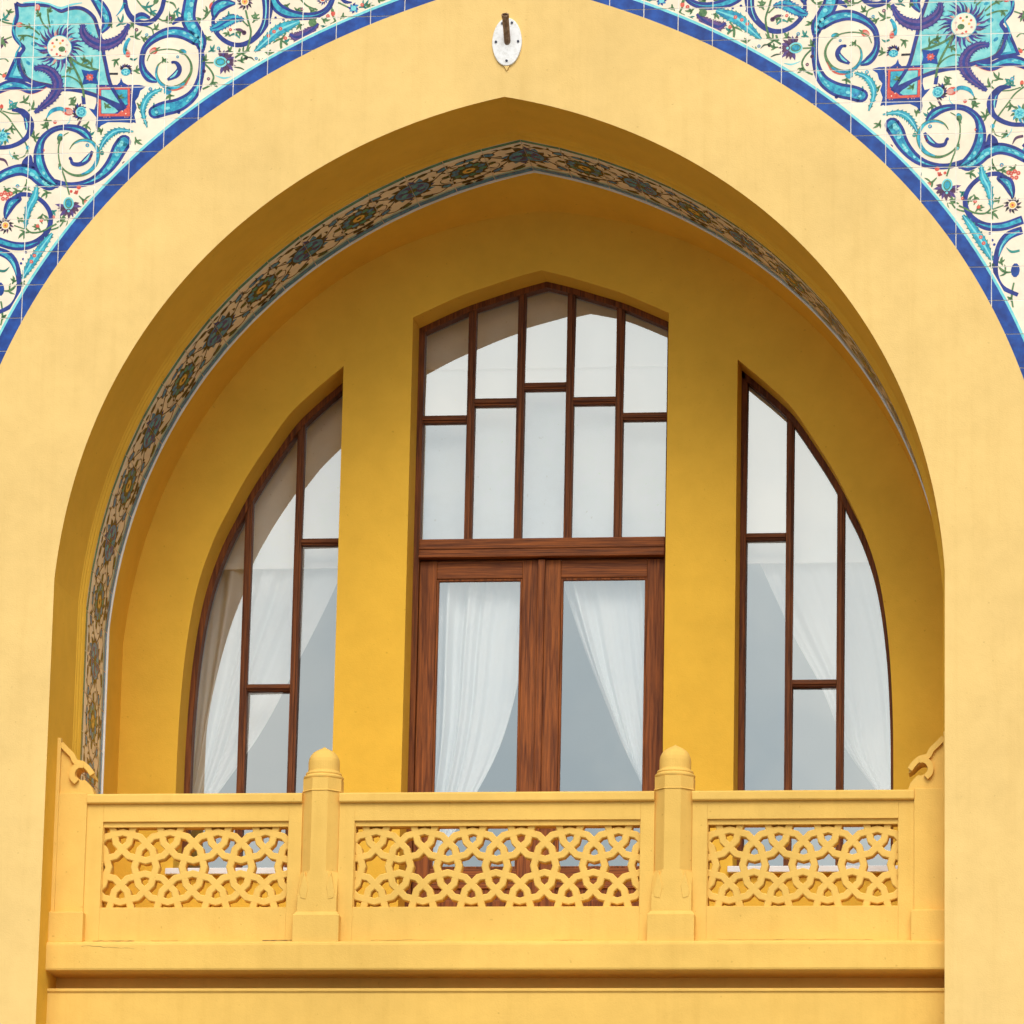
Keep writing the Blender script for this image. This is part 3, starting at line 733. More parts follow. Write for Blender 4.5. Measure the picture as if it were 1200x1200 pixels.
def palmette(x, y, r, ang, layer=4):
    c, s = math.cos(ang), math.sin(ang)
    petals(x + c * r * 0.25, y + s * r * 0.25, r * 0.42, r * 1.28, 11, ('plum', 'purple', 'plum'), layer, wd=r * 0.24, a0=ang - 1.9, span=3.9, skew=0.10)
    disc(x, y, r * 0.62, 'aqua', layer + 1, 14, r * 0.52, ang); disc(x, y, r * 0.48, 'green', layer + 2, 14, r * 0.36, ang); disc(x, y, r * 0.38, 'turq', layer + 3, 12, r * 0.27, ang)
    disc(x + c * r * 0.74, y + s * r * 0.74, r * 0.24, 'plum', layer + 2, 10); disc(x + c * r * 0.74, y + s * r * 0.74, r * 0.13, 'aqua', layer + 3, 8)
def twig(x, y, ang, L=9, col='green', layer=3):
    L *= 1.22
    c, s = math.cos(ang), math.sin(ang); pt = lambda u, v: (x + c * u - s * v, y + s * u + c * v)
    stroke([pt(0, 0), pt(L * 0.35, L * 0.10), pt(L * 0.7, 0.02 * L), pt(L, -0.18 * L)], [1.3, 2.7, 2.9, 0.5], col, layer, 4)
    stroke([pt(L * 0.3, 0.08 * L), pt(L * 0.45, 0.28 * L), pt(L * 0.68, 0.45 * L)], [1.5, 2.4, 0.4], col, layer, 3)
    stroke([pt(L * 0.42, 0.05 * L), pt(L * 0.5, -0.18 * L), pt(L * 0.62, -0.36 * L)], [1.5, 2.1, 0.4], col, layer, 3)
def stem(pts, w=1.3, col='green', layer=2): stroke(pts, w * 1.25, col, layer, 5)
def bud(x, y, ang, r=4, c1='pink', c2='red'):
    c, s = math.cos(ang), math.sin(ang)
    disc(x, y, r, c2, 4, 12, r * 0.72, ang); disc(x + c * r * 0.3, y + s * r * 0.3, r * 0.66, c1, 5, 10, r * 0.5, ang)
    stroke([(x - c * r * 1.6, y - s * r * 1.6), (x - c * r * 0.6, y - s * r * 0.6)], [0.8, 3.0], 'green', 5, 3)
def design():
    # turquoise medallion
    med = [(17.5, 2), (24, 5), (36, 4), (52, 5), (62, 7), (71, 12), (80, 9), (92, 8), (102, 12), (110, 20), (114, 32), (117, 42), (120, 52), (121, 62), (124, 77), (128, 95), (134, 108), (146, 129),
           (134, 123), (118, 114), (100, 108), (85, 105), (70, 104), (55, 100), (40, 97), (30, 92), (24, 85), (21, 75), (22, 64), (27, 56), (22, 50), (16, 42), (15, 32), (19, 18)]
    cx, cy = 68, 54
    for i in range(len(med)):
        put(0, 'pale', [(cx, cy), med[i], med[(i + 1) % len(med)]])
    for _ in range(46):           # brushed blotches of the turquoise ground
        a = random.uniform(0, 6.28); r = random.uniform(10, 44); x, y = cx + r * math.cos(a) * 1.0, cy + r * math.sin(a) * 0.95
        disc(x, y, random.uniform(1.5, 4.5), random.choice(('turq', 'aqua', 'aqua', 'pale')), 1, 9, random.uniform(1, 3), random.uniform(0, 3))
    stroke(med + [med[0]], 3.8, 'navy', 2, 4); stroke([(p[0] + (cx - p[0]) * 0.035, p[1] + (cy - p[1]) * 0.035) for p in med[:17]], 1.0, 'plum', 3, 4)
    stroke([(p[0] + (cx - p[0]) * 0.05, p[1] + (cy - p[1]) * 0.05) for p in med[18:28]], 1.1, 'plum', 3, 4)
    stroke([(26, 2), (40, 1), (56, 3), (70, 8), (84, 4), (96, 2)], [1, 2.2, 2, 2.6, 2.2, 1], 'aqua', 3); stroke([(17, 16), (14, 30), (18, 44), (23, 52), (18, 62), (16, 72)], [1, 2, 2, 2, 2, 1], 'turq', 3)
    band([(108, -6), (116, 4), (123, 16), (125, 27), (118, 37)], [6, 9, 10, 8, 3], 3, red=(1.6, 0))
    for tri in ([(20, 57), (4, 93), (34, 96)],): put(0, 'navy', tri); put(1, 'turq', [(20, 66), (9, 90), (28, 92)]); put(2, 'aqua', [(20, 74), (14, 88), (24, 89)])
    band([(-12, 110), (0, 103), (12, 99), (24, 100), (35, 104), (46, 102), (54, 99)], [7, 8, 9, 8, 8, 6, 2], 3, red=(0, 2.2))
    petals(69, 55, 14, 30, 28, ('plum', 'navy', 'purple', 'navy'), 4, wd=3.0, skew=0.22); petals(69, 55, 13, 21, 20, ('navy', 'purple', 'pink', 'navy'), 5, wd=3.0, skew=0.1)
    disc(69, 55, 14.5, 'aqua', 6, 24); disc(69, 55, 13.6, 'cream', 7, 24); disc(72, 57, 4.2, 'green', 8, 10, 3.4)
    for x, y, c in ((61, 50, 'red'), (66, 46, 'green'), (73, 47, 'red'), (78, 52, 'pink'), (66, 63, 'red'), (60, 58, 'pink'), (70, 65, 'red'), (77, 60, 'red'), (63, 54, 'yellow'), (70, 50, 'yellow')): disc(x, y, 1.5, c, 9, 8)
    # purple saz leaves
    feather([(97, 27), (97, 37), (104, 46), (117, 52), (131, 50), (143, 42), (151, 27)], 12, 'purple', 'navy', 8, vein='navy')
    feather([(39, 80), (49, 79), (60, 84), (67, 95), (66, 105), (60, 115), (50, 124), (40, 132)], 11, 'purple', 'navy', 8, vein='navy')
    put(7, 'blue', [(95, 81), (105, 83), (115, 81), (113, 90), (115, 98), (105, 97), (96, 99), (98, 90)]); petals(105, 90, 1.5, 5, 8, ('red',), 8, wd=1.6); disc(105, 90, 1.4, 'pink', 9, 8)
    stem([(79, 65), (90, 73), (102, 78), (116, 82)], 2.2, layer=5); stem([(79, 65), (86, 78), (92, 90), (96, 101), (98, 114)], 2.2, layer=5); stem([(70, 90), (80, 89), (90, 94), (96, 101)], 1.4, layer=5)
    twig(95, 75, -1.2, 10, layer=6); twig(108, 80, -2.2, 14, layer=6); twig(86, 80, 2.8, 9, layer=6)
    stem([(56, 33), (50, 27), (46, 18), (43, 10)], 1.6, layer=5); stem([(58, 31), (56, 20), (55, 9)], 1.6, layer=5); twig(47, 20, -2.2, 7, layer=6); twig(55, 14, -1.0, 7, layer=6)
    stem([(46, 40), (38, 33), (30, 30), (22, 28)], 1.6, layer=5); stem([(44, 45), (32, 41), (20, 41)], 1.6, layer=5); twig(36, 33, -2.6, 8, layer=6); twig(30, 41, 2.6, 8, layer=6)
    bud(43, 8, -1.6, 4.6); bud(22, 28, 3.1, 4.2)
    # square cartouche
    put(3, 'navy', [(112.5, 99), (154.5, 99), (154.5, 138.5), (112.5, 138.5)]); put(4, 'red', [(115, 101.5), (152, 101.5), (152, 136), (115, 136)]); put(5, 'navy', [(118, 104.5), (149.5, 104.5), (149.5, 133), (118, 133)])
    put(6, 'pale', [(118.6, 105), (130, 105), (140, 121), (118.6, 112)]); put(6, 'turq', [(133.5, 105), (149, 105), (149, 122), (143, 124), (138, 114)]); put(6, 'pale', [(118.6, 116), (128, 120), (138, 130), (134, 132.6), (118.6, 132.6)])
    put(7, 'red', [(150.5, 122), (152, 136), (134, 136), (141, 130), (146, 126)]); twig(122, 120, 0.8, 8, layer=8); twig(137, 110, 0.6, 8, layer=8); disc(147, 133, 0.8, 'cream', 8, 7); disc(143, 130, 0.7, 'cream', 8, 7)
    stroke([(128, 95), (133, 106), (140, 117), (147, 127)], 3.4, 'navy', 8); stroke([(112, 112), (124, 117), (134, 124), (145, 128)], 3.2, 'navy', 8)
    for _ in range(30):
        u = random.random(); e = random.choice(((114 + 38 * u, 100.3), (113.6, 100 + 36 * u), (114 + 38 * u, 137), (153.2, 100 + 36 * u))); disc(e[0], e[1], 0.7, 'pink', 6, 6)
    put(2, 'blue', [(156, 99), (163, 99), (171, 101), (164, 106), (162, 113), (158, 118), (160, 126), (157, 134), (159, 144), (155, 143), (154, 120)])
    put(2, 'blue', [(113, 137), (124, 136), (138, 138), (155, 137), (155, 144), (141, 143), (126, 143), (118, 147), (113, 154), (111.5, 146)])
    put(2, 'blue', [(114, 113), (112, 122), (110, 128), (103.5, 126.5), (109, 133), (114, 139)]); put(2, 'blue', [(137, 99), (140, 96), (141.5, 90.5), (144, 96), (149, 99)])
    # large scroll beside the cartouche
    band([(225, -8), (222, 8), (221, 22), (227, 34), (234, 46), (236, 56)], [12, 12, 13, 13, 11, 7], 4)
    band([(235, 54), (236.5, 72), (234, 92), (226, 110), (210, 122), (192, 127), (181, 131)], [4, 5, 6, 9, 12, 13, 12], 3, red=(1.0, 1.4))
    band([(230, 47), (216, 39), (199, 37), (183, 43), (170, 55), (166, 70), (168, 82), (175, 91), (184, 95)], [9, 10, 9, 7, 5, 4.4, 6, 7, 2], 5)
    stroke([(202, 28), (210, 22), (224, 21)], [1, 5, 3], 'navy', 4); disc(238, 50, 4, 'navy', 3); disc(239, 83, 2.2, 'plum', 3, 9)
    stroke([(172, 71), (178, 61), (195, 57), (212, 60), (222, 70), (224, 82), (218, 94), (208, 101), (196, 102), (187, 96), (183, 86), (185, 76), (191, 71)], [1, 1.4, 1.5, 1.6, 2.4, 3, 4, 4.6, 4.6, 4, 3, 2, .6], 'green', 6)
    stroke([(216, 97), (208, 101.5), (196, 102.5), (186.5, 96), (182.5, 86), (184.5, 77)], [2, 3.4, 3.6, 3, 2, 1], 'turq', 7); stroke([(222, 90), (216, 100), (206, 105), (195, 105)], [.6, 1.5, 1.5, .5], 'red', 7)
    stroke([(202, 72), (207, 73.5), (210, 80), (206, 87), (196, 93)], [1.6, 3.4, 5.2, 6.6, 2], 'navy', 8); stroke([(208, 82), (204, 87.5), (199, 91)], [1, 2.4, 1], 'aqua', 9); disc(202, 72.5, 1.7, 'navy', 8, 9)
    bud(180, 59, 2.6, 5.5, 'pink', 'red'); bud(214, 60, 0.2, 4.6, 'turq', 'teal'); disc(196, 106, 4.6, 'turq', 7, 9); petals(196, 106, 2.5, 5.5, 8, ('aqua', 'teal'), 6)
    feather([(190, 104), (178, 109), (170, 118), (167, 131), (172, 149)], 7.5)
    disc(209, 131, 2.2, 'navy', 3, 9); disc(100 + 15, 300, 0.1, 'navy', 3, 5)
    # second large scroll
    band([(-8, 212), (8, 203), (24, 199), (38, 203), (48, 211), (58, 217), (68, 215)], [8, 9, 10, 11, 11, 9, 3], 4)
    band([(66, 217), (53, 206), (46, 192), (45, 176), (50, 162), (62, 152), (76, 149), (90, 151), (100, 157), (107, 167)], [5, 9, 10, 8, 5.5, 4.4, 4.6, 6.5, 7, 1.5], 5)
    band([(62, 212), (80, 216.5), (97, 215), (112, 209), (124, 199), (133, 187), (139, 175), (145, 166)], [4, 4.4, 5.2, 7, 9, 11, 13, 13], 3, red=(1.2, 1.2))
    stroke([(29, 200), (29, 190), (35, 183), (36, 192), (42, 196)], [8, 6, 2, 5, 4], 'navy', 4); disc(145, 191, 2.4, 'plum', 3, 9); disc(92, 219, 2.7, 'red', 4, 10); disc(83, 224, 1.8, 'red', 4, 8)
    stroke([(80, 155), (72, 161), (68, 174), (70, 192), (79, 202), (92, 205.5), (105, 200), (113, 189), (114, 176), (107, 166), (95, 164), (86, 168), (81, 175)], [1, 1.6, 1.6, 1.8, 2.2, 3.2, 4.6, 4.8, 4.6, 4, 3, 2, .6], 'green', 6)
    stroke([(95, 204), (106, 199), (113, 188), (113.5, 176), (107, 166.5), (96, 164.5), (87, 168)], [1.6, 3.6, 3.8, 3.4, 3, 2, 1], 'turq', 7)
    stroke([(83, 186), (85, 191.5), (94, 192), (102, 186), (108, 177)], [2, 3.4, 4.4, 6.2, 2], 'navy', 8); stroke([(96, 190), (101, 186), (105, 180)], [.8, 2.4, .8], 'aqua', 9); disc(82, 185.5, 2, 'navy', 8, 9); disc(105, 186, 1.4, 'red', 8, 7); disc(107, 182, 1.3, 'red', 8, 7)
    bud(70, 161, -1.2, 5, 'turq', 'teal'); disc(70, 162, 3, 'green', 6, 9); stem([(71, 196), (76, 210), (81, 228)], 1.5, layer=6); palmette(80, 238, 12, 1.57); bud(70, 196, 1.2, 3, 'aqua', 'green'); disc(119, 179, 2.6, 'teal', 6, 9)
    feather([(116, 176), (121, 166), (129, 157), (140, 152.5), (156, 154)], 7.5); stem([(115, 178), (119, 170)], 1.2)
    # small flowers between the scrolls
    bud(79, 130.5, 0.2, 6.5, 'pink', 'red'); stroke([(54, 138), (60, 130), (70, 127), (77, 130)], [1, 4.4, 4.6, 3], 'turq', 6); stem([(54, 138), (53, 147), (57, 154)], 1.3); twig(56, 152, -2.4, 9); stroke([(82, 136), (81, 142), (77, 146)], [.5, 1.2, .5], 'aqua', 4)
    petals(93, 131, 5, 10.5, 12, ('plum', 'ink', 'navy'), 4, a0=1.2, span=4.6); disc(95, 131, 6.4, 'aqua', 5, 9); disc(95, 131, 4.8, 'turq', 6, 9); petals(95, 131, 1, 4, 6, ('aqua',), 7); stem([(97, 112), (98, 122)], 3, 'navy', 3); stem([(94, 141), (90, 148)], 2, 'plum', 3); twig(80, 123, -0.6, 10)
    stroke([(152, 44), (148, 50), (146, 58), (146, 64)], [3, 4.4, 4.4, 2], 'turq', 5); bud(149, 62, 1.2, 5, 'red', 'pink'); stroke([(152, 68), (157, 69.5), (161, 67)], [2, 2.6, .5], 'teal', 5); twig(140, 68, 2.3, 10); twig(152, 42, -0.3, 13); twig(165, 42, 0.4, 9)
    petals(147, 82, 4, 9, 10, ('plum', 'ink', 'navy'), 4, a0=3.3, span=3.6); disc(147, 84, 5.6, 'turq', 5, 10, 4.4); petals(147, 84, 1, 4, 6, ('aqua',), 6); stem([(128, 86), (138, 86)], 2, 'ink', 3); twig(154, 82, -0.2, 11)
    twig(136, 30, -0.9, 14, 'teal'); twig(131, 32, -2.2, 8); stem([(168, 29), (178, 33), (180, 44)], 1.4); twig(178, 34, -0.6, 9); twig(181, 40, 2.2, 9)
    stroke([(146, 2), (143, 9), (136, 18)], [4, 3, .6], 'turq', 4)
    # ring at the frame edge
    stroke([(13, 129), (24, 130), (32, 138), (35.5, 148), (32, 159), (23, 167), (10, 172), (-4, 173)], [1.5, 6, 8, 7.4, 5, 4.4, 4, 4], 'navy', 4); stroke([(27, 136), (30, 144), (30, 152)], [1, 4.4, 1.5], 'blue', 5); stroke([(29, 138), (31, 146), (30.5, 153)], [.5, 1.7, .5], 'aqua', 6)
    stem([(-4, 128), (8, 137), (16, 148), (26, 162), (31, 172), (33, 182)], 1.5); stem([(2, 130), (14, 133), (25, 133)], 1.2); petals(2, 160, 5, 12, 12, ('green', 'turq'), 4); disc(2, 160, 6, 'aqua', 5); petals(2, 160, 1, 5, 6, ('turq',), 6)
    twig(14, 146, 1.6, 9); twig(8, 128, -0.5, 12, 'teal'); twig(32, 130, -0.9, 12); twig(35, 158, 0.3, 13); twig(40, 160, -2.3, 8); disc(32, 173, 2.6, 'turq', 4, 9); stroke([(31, 176), (28, 183), (20, 186)], [1, 1.4, .5], 'green', 3); stroke([(10, 176), (12, 182), (18, 187)], [.5, 1.2, .5], 'aqua', 3)
    stroke([(-3, 186), (5, 188), (9, 195)], [3, 3, .6], 'plum', 4); bud(1, 125, -1.5, 3, 'red', 'red')
    # lower rings along the border
    stroke([(9, 242), (20, 229.5), (33, 228), (47, 234), (57, 246), (59, 260), (53, 274), (41, 284), (28, 288), (12, 287), (-6, 281)], [2, 4, 4.2, 4.2, 4.4, 4.6, 5.4, 7, 8.4, 9, 9], 'navy', 4); stroke([(44, 283), (30, 287.5), (14, 287), (-4, 281.5)], [.6, 2.6, 4.2, 4.6], 'turq', 5)
    band([(22, 233), (13, 238), (8, 248), (6, 256)], [5, 9, 6.5, 1.5], 6)
    feather([(43, 217), (40, 231), (33, 245), (29, 268)], 9.5, layer=7); stem([(29, 266), (36, 272), (48, 271), (58, 266), (66, 262)], 1.6, layer=6); twig(47, 270, -2.5, 9); twig(66, 260, -0.7, 12); twig(56, 262, -1.9, 10); stem([(76, 254), (72, 262), (66, 267), (50, 271)], 1.5); twig(34, 272, 2.8, 12); stroke([(79, 258), (77, 266), (75, 272)], [.6, 1.8, .6], 'green', 3)
    rosette(6, 264, 10.5); stem([(16, 264), (28, 268)], 1.3); bud(43.5, 264.5, 0.5, 2.6, 'red', 'red')
    feather([(61, 273), (51, 286), (40, 302), (32, 315), (26, 326)], 10.5, layer=5, dots=((40, 299), (36.5, 306))); twig(29, 328, 2.0, 7)
    stroke([(-6, 293), (8, 298), (17, 308), (22, 325), (21, 343), (13, 357), (-4, 366)], [8, 9, 8, 5.5, 4.4, 4, 3.4], 'navy', 3); stroke([(-3, 294), (9, 300), (16, 310), (19, 322)], [2.6, 4, 3.4, .6], 'turq', 4); stroke([(12, 303), (17, 311), (19, 320)], [.5, 1.4, .4], 'aqua', 5)
    disc(27, 303, 1.6, 'navy', 3, 7); disc(24.5, 308, 1.6, 'navy', 3, 7); disc(30, 295, 1.6, 'navy', 3, 7); disc(0, 338, 5, 'blue', 5, 10, 8); twig(4, 340, -0.3, 14); twig(14, 332, -1.3, 8); stroke([(-4, 316), (5, 317), (11, 312)], [2.6, 2.8, .5], 'teal', 4); stem([(1, 352), (3, 366), (1, 380)], 1.6); twig(2, 366, 0.8, 8)
    for x, y in ((1, 228), (5, 226), (9, 228), (3, 233), (8, 233), (12, 227)): disc(x, y, 2.5, 'red', 4, 9); disc(x, y, 1.0, 'pink', 5, 7)
    stem([(14, 231), (24, 225), (30, 216), (31, 210)], 1.5, layer=3); twig(25, 224, 2.9, 12); twig(29, 216, 1.0, 8); twig(92, 229, 0.5, 16); twig(106, 232, -0.7, 12, 'teal'); twig(86, 226, -0.4, 5, 'red')
    # rings along the top edge
    stroke([(146, -6), (148, 8), (153, 18), (162, 25), (172, 26), (182, 21), (189, 11), (192, 0), (193, -8)], [4, 4.6, 5.4, 6, 6, 4.6, 4.4, 4.2, 4], 'navy', 4); stroke([(157, 21), (166, 17), (176, 20)], [5, 7, 2], 'navy', 5); stroke([(158, 22), (166, 19.5), (173, 21)], [1.5, 3.2, .6], 'turq', 6)
    stem([(160, -2), (168, 8), (180, 17), (192, 24), (202, 26)], 1.5); twig(165, 5, 0.1, 13, 'teal'); twig(190, 23, -0.2, 10); twig(200, 24, -1.0, 9); stroke([(192, 0), (203, 3), (207, 10)], [1, 2.6, .5], 'green', 3); bud(183, 0, -1, 4, 'green', 'green')
    stroke([(250.5, 17), (250, 28), (254, 38), (264, 47.5), (277, 52), (291, 49), (303, 39), (311, 26), (314, 10), (313, -8)], [2.6, 3.8, 4.2, 4.4, 4.6, 5, 6, 8, 11, 13], 'navy', 4); stroke([(305, 38), (310, 26), (312, 10), (311, -6)], [.5, 1.2, 1.6, 1.6], 'aqua', 5)
    band([(251, 19), (254, 9), (263, 3.5), (276, 3)], [4, 10, 10, 1.5], 6); feather([(246, 34), (255, 31), (265, 25), (275, 21), (286, 22)], 11.5, 'turq', 'blue', 7, vein='blue')
    rosette(287, 1, 10.5); stem([(288, 11), (291, 24), (294, 36), (292, 48), (289, 58)], 1.8, layer=6); stem([(284, 23), (291, 30)], 1.4, layer=6); twig(296, 26, -1.2, 11); twig(281, 42, -1.9, 9); stroke([(274, 34), (281, 34), (287, 38)], [1, 3.4, 2.6], 'plum', 6); disc(286, 37.5, 2.8, 'plum', 6, 9); stroke([(268, 42), (275, 39), (281, 44)], [.6, 3, 1.4], 'teal', 6)
    palmette(258, 72, 12.5, 0.0); stem([(236, 73), (250, 73)], 1.5); twig(236, 72, -0.9, 9); stem([(239, 74), (246, 81), (250, 90), (246, 99), (237, 104)], 1.8); twig(249, 92, 1.2, 9); stroke([(252, 88), (262, 91), (271, 89)], [.6, 2, .4], 'aqua', 3); stem([(275, 67), (283, 62), (292, 59)], 1.8); twig(277, 62, -0.3, 15); twig(278, 70, -0.2, 9); disc(288, 67.5, 2.2, 'ink', 3, 8); stroke([(288, 67), (294, 67), (298, 71)], [1, 2, .4], 'olive', 3); stroke([(272, 78), (281, 79), (287, 82)], [.5, 2, .4], 'olive', 3); stem([(281, 56), (279, 62)], 2)
    for x, y in ((323, 20), (332, 22), (316, 26)): disc(x, y, 1.6, 'navy', 3, 7)
    band([(318, -8), (324, 6), (335, 14), (352, 18), (370, 17), (384, 9), (391, -6)], [7, 9, 9, 7, 5.5, 4.6, 4], 4, hi=False)
    feather([(351, 24), (339, 29), (326, 35), (312, 47), (298, 60)], 13, layer=5, dots=((328.5, 33), (321, 36.5), (314.5, 41.5))); twig(335, 38, 1.9, 20)
    feather([(339, 39), (346, 43), (354, 41), (364, 35), (373, 27)], 11, 'purple', 'plum', 5, vein='navy'); disc(366, 26, 5, 'green', 6, 8); twig(360, 20, 0.3, 9)
    stem([(352, -2), (360, 6), (372, 11)], 1.6); twig(362, 8, 0.6, 10); rosette(378, -2, 8, 'red', ('plum', 'navy')); twig(340, 3, 2.2, 10)
    bud(390, 15, 1.6, 3.4, 'red', 'red'); stem([(388, 6), (390, 18), (394, 26)], 1.8); twig(392, 24, 1.9, 8); petals(414, 9, 3, 7, 8, ('navy', 'petrol'), 4); disc(414, 9, 3.2, 'aqua', 5, 9); stem([(396, 2), (408, 8)], 1.6); twig(420, 8, -0.5, 12, 'teal'); twig(428, 3, 0.4, 9)
    stroke([(398, -6), (404, 1), (412, 2)], [3, 3.4, .6], 'navy', 4); twig(440, -4, 0.4, 10)
    bud(249, 6, 1.9, 5, 'red', 'red'); stem([(247, 11), (240, 20), (232, 24)], 1.6); twig(238, 21, 2.7, 9); twig(240, 18, -1.3, 10)
def sprigs():
    for x, y, a, L, c in ((10, 116, 0.9, 13, 'teal'), (22, 120, -0.5, 12, 'green'), (60, 141, 2.6, 10, 'green'), (88, 113, 2.2, 9, 'green'), (104, 142, 1.9, 12, 'green'), (100, 158, -0.2, 9, 'teal'), (118, 158, -1.9, 9, 'green'), (158, 160, 1.0, 10, 'green'),
            (40, 186, -0.9, 12, 'green'), (16, 178, 1.2, 9, 'green'), (4, 218, 0.8, 10, 'green'), (60, 226, 2.9, 11, 'green'), (66, 246, 2.4, 8, 'teal'), (96, 246, -0.5, 9, 'green'), (20, 254, 0.7, 8, 'green'), (50, 250, 1.8, 10, 'green'), (34, 340, 2.4, 8, 'green'),
            (156, 100, -1.4, 0.1, 'green'), (160, 26, 2.6, 9, 'green'), (176, 8, 0.9, 10, 'teal'), (206, 46, 1.0, 0.1, 'green'), (196, 46, 0.1, 0.1, 'green'), (190, 66, 0.9, 8, 'green'), (204, 112, 2.9, 10, 'green'), (180, 120, 1.2, 8, 'teal'), (160, 120, 0.6, 9, 'green'), (198, 12, 1.1, 11, 'green'), (210, 8, 1.8, 10, 'teal'),
            (240, 40, 0.8, 9, 'green'), (244, 60, -0.7, 9, 'teal'), (264, 60, -0.6, 9, 'green'), (304, 16, 2.4, 9, 'green'), (268, 12, 1.2, 9, 'teal'), (270, 42, -2.6, 8, 'green'), (310, 60, 0.2, 9, 'green'), (300, 74, -0.5, 8, 'green'), (330, 48, -0.2, 8, 'teal'), (345, 8, 0.5, 9, 'green'), (356, 28, 2.7, 9, 'green'), (376, 20, 0.4, 9, 'green'), (384, 30, 2.6, 9, 'teal'), (402, 14, 1.4, 9, 'green'), (436, 8, 2.8, 9, 'green'), (454, 2, 0.2, 10, 'green')):
        if L > 1: twig(x, y, a, L, c, 2)
    stem([(-6, 20), (4, 25), (14, 27)], 1.6); twig(-2, 22, -0.5, 12, 'teal'); petals(1, 48, 3, 8, 9, ('plum', 'green'), 3, wd=2.4); disc(1, 48, 3.4, 'green', 4, 9); stem([(3, 46), (13, 42)], 1.4); bud(4, 88, 2.2, 3, 'red', 'red'); stem([(-6, 84), (3, 88)], 1.3); twig(6, 10, 0.4, 8, 'green'); stem([(-5, 70), (4, 68), (9, 72)], 1.3)
    for x, y, r in ((12, 120, 2.6), (64, 143, 2.2), (102, 170, 2.4), (50, 176, 2.0), (20, 218, 2.4), (62, 254, 2.0), (100, 236, 2.0), (48, 258, 2.2), (160, 34, 2.2), (172, 40, 2.0), (176, 104, 2.4), (200, 20, 2.2), (208, 66, 1.8), (244, 92, 2.0), (256, 56, 2.2), (300, 68, 2.0), (270, 34, 2.0), (334, 44, 2.2), (354, 10, 2.2), (384, 18, 2.2), (424, 5, 2.2)):
        disc(x, y, r, random.choice(('red', 'red', 'plum', 'turq')), 4, 9); disc(x, y, r * 0.4, 'pink', 5, 7)
CUR = []; design(); sprigs(); base = CUR
ext_ = []
def outside(poly): return all(p[0] < -1 or p[1] < -1 for p in poly)
for layer, c, poly in base:        # the design is mirrored about the medallion, so it continues beyond
    for fx, fy in ((1, 0), (0, 1), (1, 1)):
        q = [((2 * 58 - p[0]) if fx else p[0], (2 * -4 - p[1]) if fy else p[1]) for p in poly]
        if outside(q): ext_.append((layer, c, q))
POLY = [(l, c, [DX(*p) for p in poly]) for l, c, poly in base + ext_]
# keep the painting clear of the border: border strips lie on the top layer
def out_off(s): return inset(OUT, -s)
O0, O1, O2, O3 = OUT, out_off(0.082), out_off(0.098), out_off(0.106)
BOR = []
for i in range(len(OUT) - 1):
    for A_, B_, c, l in ((O0, O1, 'blue', 14), (O1, O2, 'aqua', 14), (O2, O3, 'cream', 13)):
        BOR.append((l, c, [A_[i], A_[i + 1], B_[i + 1], B_[i]]))
Y_T, T_TH = 0.012, 0.010
